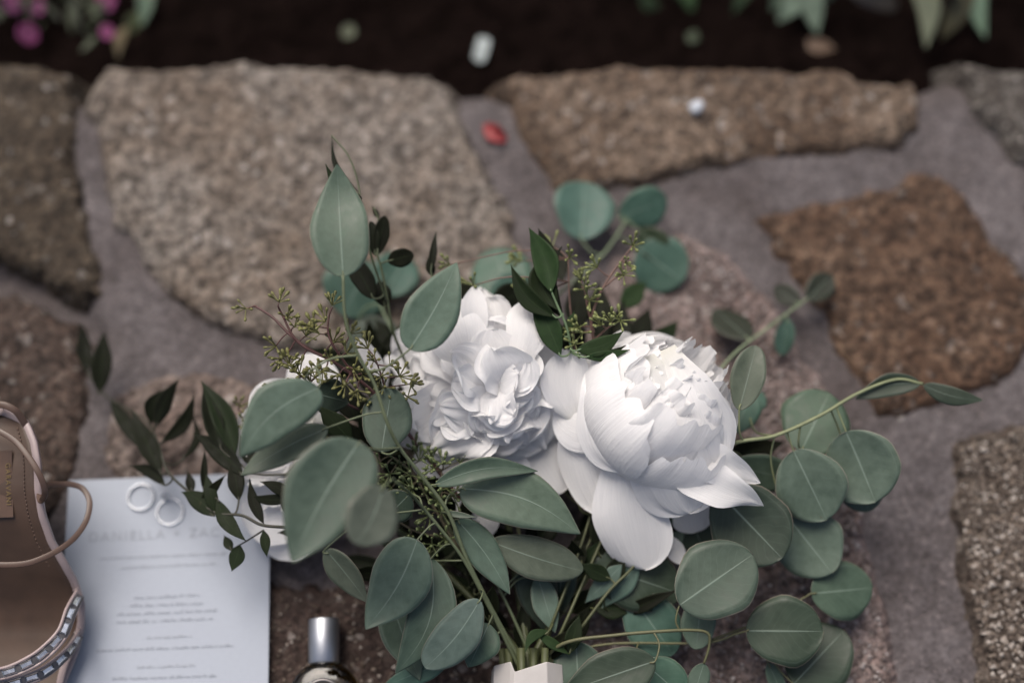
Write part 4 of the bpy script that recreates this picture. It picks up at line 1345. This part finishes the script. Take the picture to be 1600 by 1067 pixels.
mt = Matrix((( xd.x, yd.x, nn.x, o_.x), (xd.y, yd.y, nn.y, o_.y), (xd.z, yd.z, nn.z, o_.z), (0, 0, 0, 1)))
me.transform(mt); me.materials.clear()
obj('lettering', me, M_GOLD, lab)
# heel counter band and ankle strap with its free loop
def strap(name, pts, wd, th, mat, nrm=None):
    mb = MB(); q = spline([P(*p) for p in pts], 8)
    nr = nrm if nrm else [(cam_pos - p).normalized() for p in q]
    mb.ribbon(q, wd, th, nr)
    return mb.build(name, mat, sandal)
strap('heel_band', [(-60, 660, .092), (-30, 640, .098), (0, 632, .10), (22, 640, .098), (34, 654, .093), (42, 668, .088)], .0048, .0016, M_STRAP)
strap('ankle_strap', [(-60, 660, .105), (-30, 662, .108), (0, 674, .108), (25, 690, .107), (45, 714, .106), (60, 738, .104), (68, 757, .10), (70, 772, .095), (64, 782, .088), (62, 772, .082), (72, 758, .075), (95, 756, .066), (114, 757, .062), (130, 764, .06), (140, 784, .06),
                      (135, 812, .062), (118, 838, .068), (96, 856, .074), (70, 870, .078), (40, 880, .08), (0, 882, .082), (-40, 878, .082), (-90, 860, .07)], .0040, .0013, M_STRAP)
# toe straps with baguette crystals
def toe_strap(inner, outer, crystals):
    qi = spline([P(*p) for p in inner], 8); qo = spline([P(*p) for p in outer], 8)
    mid = [a.lerp(b, .5) for a, b in zip(qi, qo)]
    wdt = sum((a - b).length for a, b in zip(qi, qo)) / len(qi)
    mb = MB(); nr = [(cam_pos - p).normalized() for p in mid]
    mb.ribbon(mid, wdt, .0012, nr)
    st = mb.build('toe_strap', M_SETTING, sandal)
    for e in (qi, qo):
        m2 = MB(); m2.tube([q + (cam_pos - q).normalized() * .0010 for q in e], .0012, .0012, 7); m2.build('strap_edge', M_PIPING, st)
    L = 0; acc = [0]
    for i in range(1, len(mid)): acc.append(acc[-1] + (mid[i] - mid[i - 1]).length)
    for k in range(crystals):
        s = acc[-1] * (k + .5) / crystals
        i = max(1, next((j for j, v in enumerate(acc) if v >= s), len(acc) - 1))
        f = (s - acc[i - 1]) / max(1e-6, acc[i] - acc[i - 1])
        q = mid[i - 1].lerp(mid[i], f); t = (mid[i] - mid[i - 1]).normalized()
        nn = (cam_pos - q).normalized(); sd_ = t.cross(nn).normalized()
        hl, hw = acc[-1] / crystals * .40, wdt * .30
        o = q + nn * .0008
        vs = [o + t * (x * hl) + sd_ * (y * hw) for x, y in ((-1, -1), (1, -1), (1, 1), (-1, 1))]
        vs += [o + nn * .0022 + t * (x * hl * .72) + sd_ * (y * hw * .5) for x, y in ((-1, -1), (1, -1), (1, 1), (-1, 1))]
        m3 = MB(); m3.add(vs, [(3, 2, 1, 0), (4, 5, 6, 7), (0, 1, 5, 4), (1, 2, 6, 5), (2, 3, 7, 6), (3, 0, 4, 7)])
        m3.build('crystal', M_XTAL, st, False)
def xtal():
    m, nt, bs, out = newmat('foiled_crystal')
    v = voro(nt, N(nt, 'ShaderNodeTexCoord').outputs['Object'], 300, out=1)
    sp = N(nt, 'ShaderNodeSeparateColor'); nt.links.new(v, sp.inputs[0])
    r = ramp(nt, [(0, (.45, .47, .5)), (1, (.9, .92, .95))]); nt.links.new(sp.outputs[0], r.inputs[0])
    nt.links.new(r.outputs[0], bs.inputs['Base Color'])
    bs.inputs['Metallic'].default_value = .85; bs.inputs['Roughness'].default_value = .12
    bs.inputs['Coat Weight'].default_value = 1
    return m
M_XTAL = xtal()
toe_strap([(120, 922, .042), (104, 950, .052), (92, 982, .058), (72, 1005, .062), (44, 1026, .066), (0, 1044, .068), (-50, 1040, .06), (-92, 1010, .035)],
          [(127, 936, .036), (116, 962, .046), (104, 992, .053), (84, 1018, .058), (52, 1042, .062), (0, 1060, .064), (-54, 1054, .056), (-96, 1022, .03)], 13)
toe_strap([(124, 984, .026), (104, 1012, .042), (70, 1040, .052), (30, 1056, .056), (-10, 1064, .056), (-60, 1060, .046), (-92, 1040, .028)],
          [(122, 998, .022), (106, 1026, .038), (72, 1056, .048), (30, 1072, .052), (-10, 1080, .052), (-62, 1076, .042), (-94, 1054, .024)], 12)
strap('side_strap', [(118, 920, .040), (127, 940, .034), (126, 970, .028), (118, 1000, .024), (100, 1040, .024), (90, 1080, .024)], .0045, .0016, M_PIPING)

# ------------------------------------------------------------------ perfume bottle lying on the stones
bz = .0135
c0, c1 = P(506, 1036, bz), P(506, 967, bz)
axb = (c1 - c0).normalized()
bot = empty('perfume_bottle', P(506, 1090, 0), 'small round amber perfume bottle with silver cap lying on the stones', 'bottle')
mb = MB(); rc = 24 * mpp(c0); Lc = (c1 - c0).length
mb.lathe(c0, axb, [(rc * .96, 0), (rc, .0006), (rc, Lc - .0008), (rc * .96, Lc), (rc * .5, Lc + .0001)], 40)
cap = mb.build('cap', M_CAP, bot)
md = cap.modifiers.new('split', 'EDGE_SPLIT'); md.split_angle = R_(50)
# body: a flattened rounded flask seen from its broad side
bc = P(508, 1092, .015)
ayb = axb; axx = Vector((axb.y, -axb.x, 0))
vs, fs = [], []
nr, ns = 12, 48
Rb = 57 * mpp(bc)
lay = [(0.30, 1.0), (.55, .99), (.80, .93), (.94, .78), (1.0, .45), (1.0, .0), (1.0, -.45), (.94, -.78), (.80, -.93), (.55, -.99), (.30, -1.0)]
for (r, h) in lay:
    for k in range(ns):
        an = 2 * PI * k / ns
        vs.append(bc + (axx * math.cos(an) + ayb * math.sin(an)) * (Rb * r) + Vector((0, 0, .0145 * h)))
for i in range(len(lay) - 1):
    for k in range(ns):
        fs.append((i * ns + k, (i + 1) * ns + k, (i + 1) * ns + (k + 1) % ns, i * ns + (k + 1) % ns))
fs.append(tuple(range(ns))); fs.append(tuple((len(lay) - 1) * ns + k for k in range(ns))[::-1])
me = mesh('glass_body', vs, fs); obj('glass_body', me, M_AMBER, bot)
mb = MB(); mb.lathe(c0 - axb * .006, axb, [(.0075, 0), (.0075, .006)], 20); mb.build('neck', M_AMBER, bot)
# ring and round label on its broad face
mb = MB()
rl = 27 * mpp(bc); top = bc + Vector((0, 0, .0143))
pts = [top + (axx * math.cos(2 * PI * k / 40) + ayb * math.sin(2 * PI * k / 40)) * rl for k in range(41)]
mb.tube(pts, .0014, .0014, 8, False); mb.build('label_ring', M_SETTING, bot)
mb = MB(); mb.lathe(top - Vector((0, 0, .0004)) - ayb * .002, Vector((0, 0, 1)), [(rl * .72, 0), (rl * .72, .0012), (rl * .68, .0014)], 32); mb.build('label', M_WHITE, bot, False)

# ------------------------------------------------------------------ small things on the stones and in the bed
def chip(name, px, py, z, rad, col, label, cat, group=None, flat=.45, seed=0):
    rg = random.Random(seed); c = P(px, py, z)
    mb = MB(); prof = []
    vs, fs = [], []
    n = 10
    rr = [rad * rg.uniform(.75, 1.2) for _ in range(n)]
    for (f, h) in ((.75, -.5), (1.0, 0), (.72, .7), (.25, 1.0)):
        for k in range(n):
            an = 2 * PI * k / n
            vs.append(c + Vector((math.cos(an) * rr[k] * f, math.sin(an) * rr[k] * f, rad * flat * h)))
    for i in range(3):
        for k in range(n):
            fs.append((i * n + k, i * n + (k + 1) % n, (i + 1) * n + (k + 1) % n, (i + 1) * n + k))
    fs.append(tuple(range(n))[::-1]); fs.append(tuple(3 * n + k for k in range(n)))
    mb.add(vs, fs)
    o = mb.build(name, M_DEBRIS, None, True, col)
    return tag(o, label, cat, group)
chip('white_pebble', 1089, 168, .010, .0068, (.42, .45, .50), 'white pebble lying on the long tan stone by the bed', 'pebble', seed=1)
chip('white_pebble', 803, 291, -.008, .0035, (.6, .62, .7), 'tiny white pebble on the mortar near the red petal', 'pebble', seed=2)
chip('white_pebble', 1497, 646, -.008, .0026, (.3, .3, .3), 'tiny pale pebble on the mortar below the rust brown stone', 'pebble', seed=3)
chip('white_pebble', 1408, 653, -.008, .0034, (.22, .20, .19), 'small grey pebble at the corner of the rust brown stone', 'pebble', seed=4)
# red petal on the mortar
me = blade_mesh('red_petal', P(757, 196, -.004), P(790, 222, -.003), .0125, 'round', bend=.15, cup=.5, wave=.15, edge=.12, seed=5)
o = obj('red_petal', me, M_BLOOM, None, (.21, .018, .020)); md = o.modifiers.new('thickness', 'SOLIDIFY'); md.thickness = .0006
tag(o, 'crumpled red petal fallen on the grey mortar', 'petal')
# bits in the dark bed
def bed_z(q):
    return BED_Z + float(fbm(np.array([q.x * 6]), np.array([q.y * 6]), 4)[0]) * .03 + float(fbm(np.array([q.x * 40]), np.array([q.y * 40]), 3)[0]) * .02
def bed_piece(name, x0, y0, x1, y1, wpx, shape, col, label, cat, mat):
    q = P((x0 + x1) / 2, (y0 + y1) / 2, BED_Z)
    z = bed_z(q) + .004
    B, T = P(x0, y0, z), P(x1, y1, z)
    me = blade_mesh(name, B, T, wpx * mpp(B), shape, cup=.2, bend=.05, seed=seedn())
    o = obj(name, me, mat, None, col); md = o.modifiers.new('thickness', 'SOLIDIFY'); md.thickness = .001
    return tag(o, label, cat)
bed_piece('paper_scrap', 747, 97, 758, 59, 20, 'strip', (.30, .34, .34), 'small white scrap lying on the dark soil', 'scrap', M_DEBRIS)
bed_piece('fallen_leaf', 536, 58, 553, 42, 19, 'round', (.15, .165, .11), 'small round pale leaf lying on the dark soil', 'leaf', M_GARDEN)
bed_piece('fallen_petal', 1256, 66, 1308, 80, 22, 'ovate', (.26, .17, .12), 'dried tan petal lying on the dark soil', 'petal', M_GARDEN)
bed_piece('fallen_leaf', 1075, 54, 1092, 64, 20, 'ovate', (.05, .07, .04), 'small dull green leaf lying on the soil by the long stone', 'leaf', M_GARDEN)

# pink flowering plant at the top left
plant = empty('pink_flowering_plant', P(70, -60, BED_Z), 'low plant with small magenta pink blossoms growing in the dark bed', 'plant')
mb = MB(); base = P(70, -60, BED_Z - .01)
blos = [(45, 52, -.055), (20, 6, -.05), (57, 12, -.06), (166, 2, -.05), (168, 50, -.05), (112, 32, -.075), (-40, 30, -.05), (-90, -10, -.04), (90, -60, -.03), (10, -90, -.02), (150, -90, -.03), (-60, -120, -.02)]
rg = random.Random(9)
lv = []
for (x, y, z) in blos:
    t = P(x, y, z)
    m = base.lerp(t, .5) + Vector((0, 0, .02))
    mb.tube(spline([base, m, t], 6), .0012, .0008, 6)
    for _ in range(9):
        f = rg.uniform(.35, .95)
        q = base.lerp(t, f) + Vector((rg.uniform(-.02, .02), rg.uniform(-.02, .02), rg.uniform(-.01, .01)))
        d = Vector((rg.uniform(-1, 1), rg.uniform(-1, 1), rg.uniform(-.2, .8))).normalized()
        lv.append((q, q + d * rg.uniform(.018, .032)))
mb.build('stem', M_STEM, plant, True, (.05, .06, .03))
for (B, T) in lv:
    me = blade_mesh('leaf', B, T, .006, 'lance', cup=.3, seed=seedn(), nu=8, nv=5, facing=Vector((0, 0, 1)))
    obj('leaf', me, M_GARDEN, plant, random.choice([(.02, .028, .014), (.035, .045, .022), (.016, .02, .012)]))
for i, (x, y, z) in enumerate(blos):
    c = P(x, y, z)
    d = ((cam_pos - c).normalized() + Vector((rg.uniform(-.5, .5), rg.uniform(-.5, .5), 0))).normalized()
    a = d.orthogonal().normalized(); b = d.cross(a)
    rad = rg.uniform(.0075, .0095) * (.75 if i in (2, 4, 5) else 1)
    mb = MB()
    for k in range(7):
        an = 2 * PI * k / 7 + rg.uniform(-.2, .2)
        o = a * math.cos(an) + b * math.sin(an); e = -a * math.sin(an) + b * math.cos(an)
        vs = []
        for (s, wd, h) in ((0, .12, 0), (.4, .32, .12), (.8, .48, .22), (1.0, .36, .18), (1.1, .12, .12)):
            for j in (-1, 0, 1):
                vs.append(c + o * (rad * s) + e * (rad * wd * j) + d * (rad * (h + .08 * abs(j) + rg.uniform(-.04, .04))))
        mb.add(vs, [(r * 3 + j, r * 3 + j + 1, r * 3 + j + 4, r * 3 + j + 3) for r in range(4) for j in (0, 1)])
    col = (.27, .06, .17) if i != 5 else (.30, .22, .21)
    bl = mb.build('blossom', M_BLOOM, plant, True, col)
    mb = MB(); mb.lathe(c, d, [(rad * .22, 0), (rad * .2, rad * .2), (rad * .05, rad * .28)], 8)
    mb.build('blossom_eye', M_BLOOM, bl, True, (.38, .22, .28))
# leaves at the edge of that plant
for sp in [(232, -30, -.06, 222, 42, -.06, 26, 'ovate', dict(tone=(.06, .11, .07))), (200, 40, -.06, 184, 94, -.07, 17, 'lance', dict(tone=(.20, .16, .09), side=.1)), (215, 20, -.07, 196, 62, -.08, 24, 'ovate', dict(tone=(.06, .075, .03)))]:
    leaf(plant, sp, M_GARDEN, MID)

# leafy plants at the top right, drooping over the bed
def leafy(label, root, specs, tone):
    e = empty('leafy_plant', P(*root), label, 'plant')
    mb = MB(); b = P(*root)
    for sp in specs:
        q = P(*sp[:3])
        mb.tube(spline([b - Vector((0, 0, .02)), b.lerp(q, .6) + Vector((0, 0, .05)), q, P(*sp[:3]).lerp(P(*sp[3:6]), .1)], 6), .0016, .0009, 6)
    mb.build('stem', M_STEM, e, True, (.05, .05, .03))
    for sp in specs: leaf(e, sp, M_GARDEN, tone)
GP = (.17, .24, .17); GB = (.15, .12, .10); GD = (.08, .13, .07)
leafy('plant with pale green pointed leaves drooping over the bed', (1330, -150, BED_Z), [
    (1258, -50, -.03, 1277, 54, -.06, 40, 'ovate', dict(tone=GP)), (1240, -30, -.04, 1205, 18, -.07, 30, 'ovate', dict(tone=GP)), (1262, -20, -.04, 1215, 36, -.06, 32, 'ovate', dict(tone=GP)),
    (1300, -50, -.02, 1400, 14, -.06, 44, 'blunt', dict(tone=GB)), (1425, -60, -.02, 1447, 76, -.05, 40, 'drop', dict(tone=(.15, .16, .12), side=-.1)),
    (1530, -60, -.03, 1540, 60, -.06, 32, 'ovate', dict(tone=GP, side=.08)), (1520, -20, -.04, 1470, 62, -.07, 34, 'ovate', dict(tone=(.09, .075, .04))),
    (1190, -60, -.03, 1145, 22, -.07, 26, 'ovate', dict(tone=GD)), (1300, -60, -.01, 1290, 2, -.05, 36, 'blunt', dict(tone=GP)),
    (1480, -70, -.02, 1500, -5, -.03, 50, 'ovate', dict(tone=GD)), (1360, -90, 0, 1350, -20, -.02, 46, 'ovate', dict(tone=GP)), (1580, -80, -.02, 1620, 0, -.04, 46, 'ovate', dict(tone=GD)),
], GP)
leafy('small plant with bright green leaves growing behind the long tan stone', (1060, -120, BED_Z), [
    (1065, -50, -.05, 1082, 22, -.08, 30, 'ovate', dict(tone=(.09, .16, .07))), (1000, -10, -.06, 1038, 36, -.09, 24, 'ovate', dict(tone=(.06, .10, .05))), (1040, -60, -.05, 1070, 8, -.08, 28, 'ovate', dict(tone=GD)),
    (1090, -60, -.05, 1130, -10, -.07, 30, 'ovate', dict(tone=GD)), (1010, -80, -.05, 980, -20, -.06, 30, 'ovate', dict(tone=GD)),
], GD)
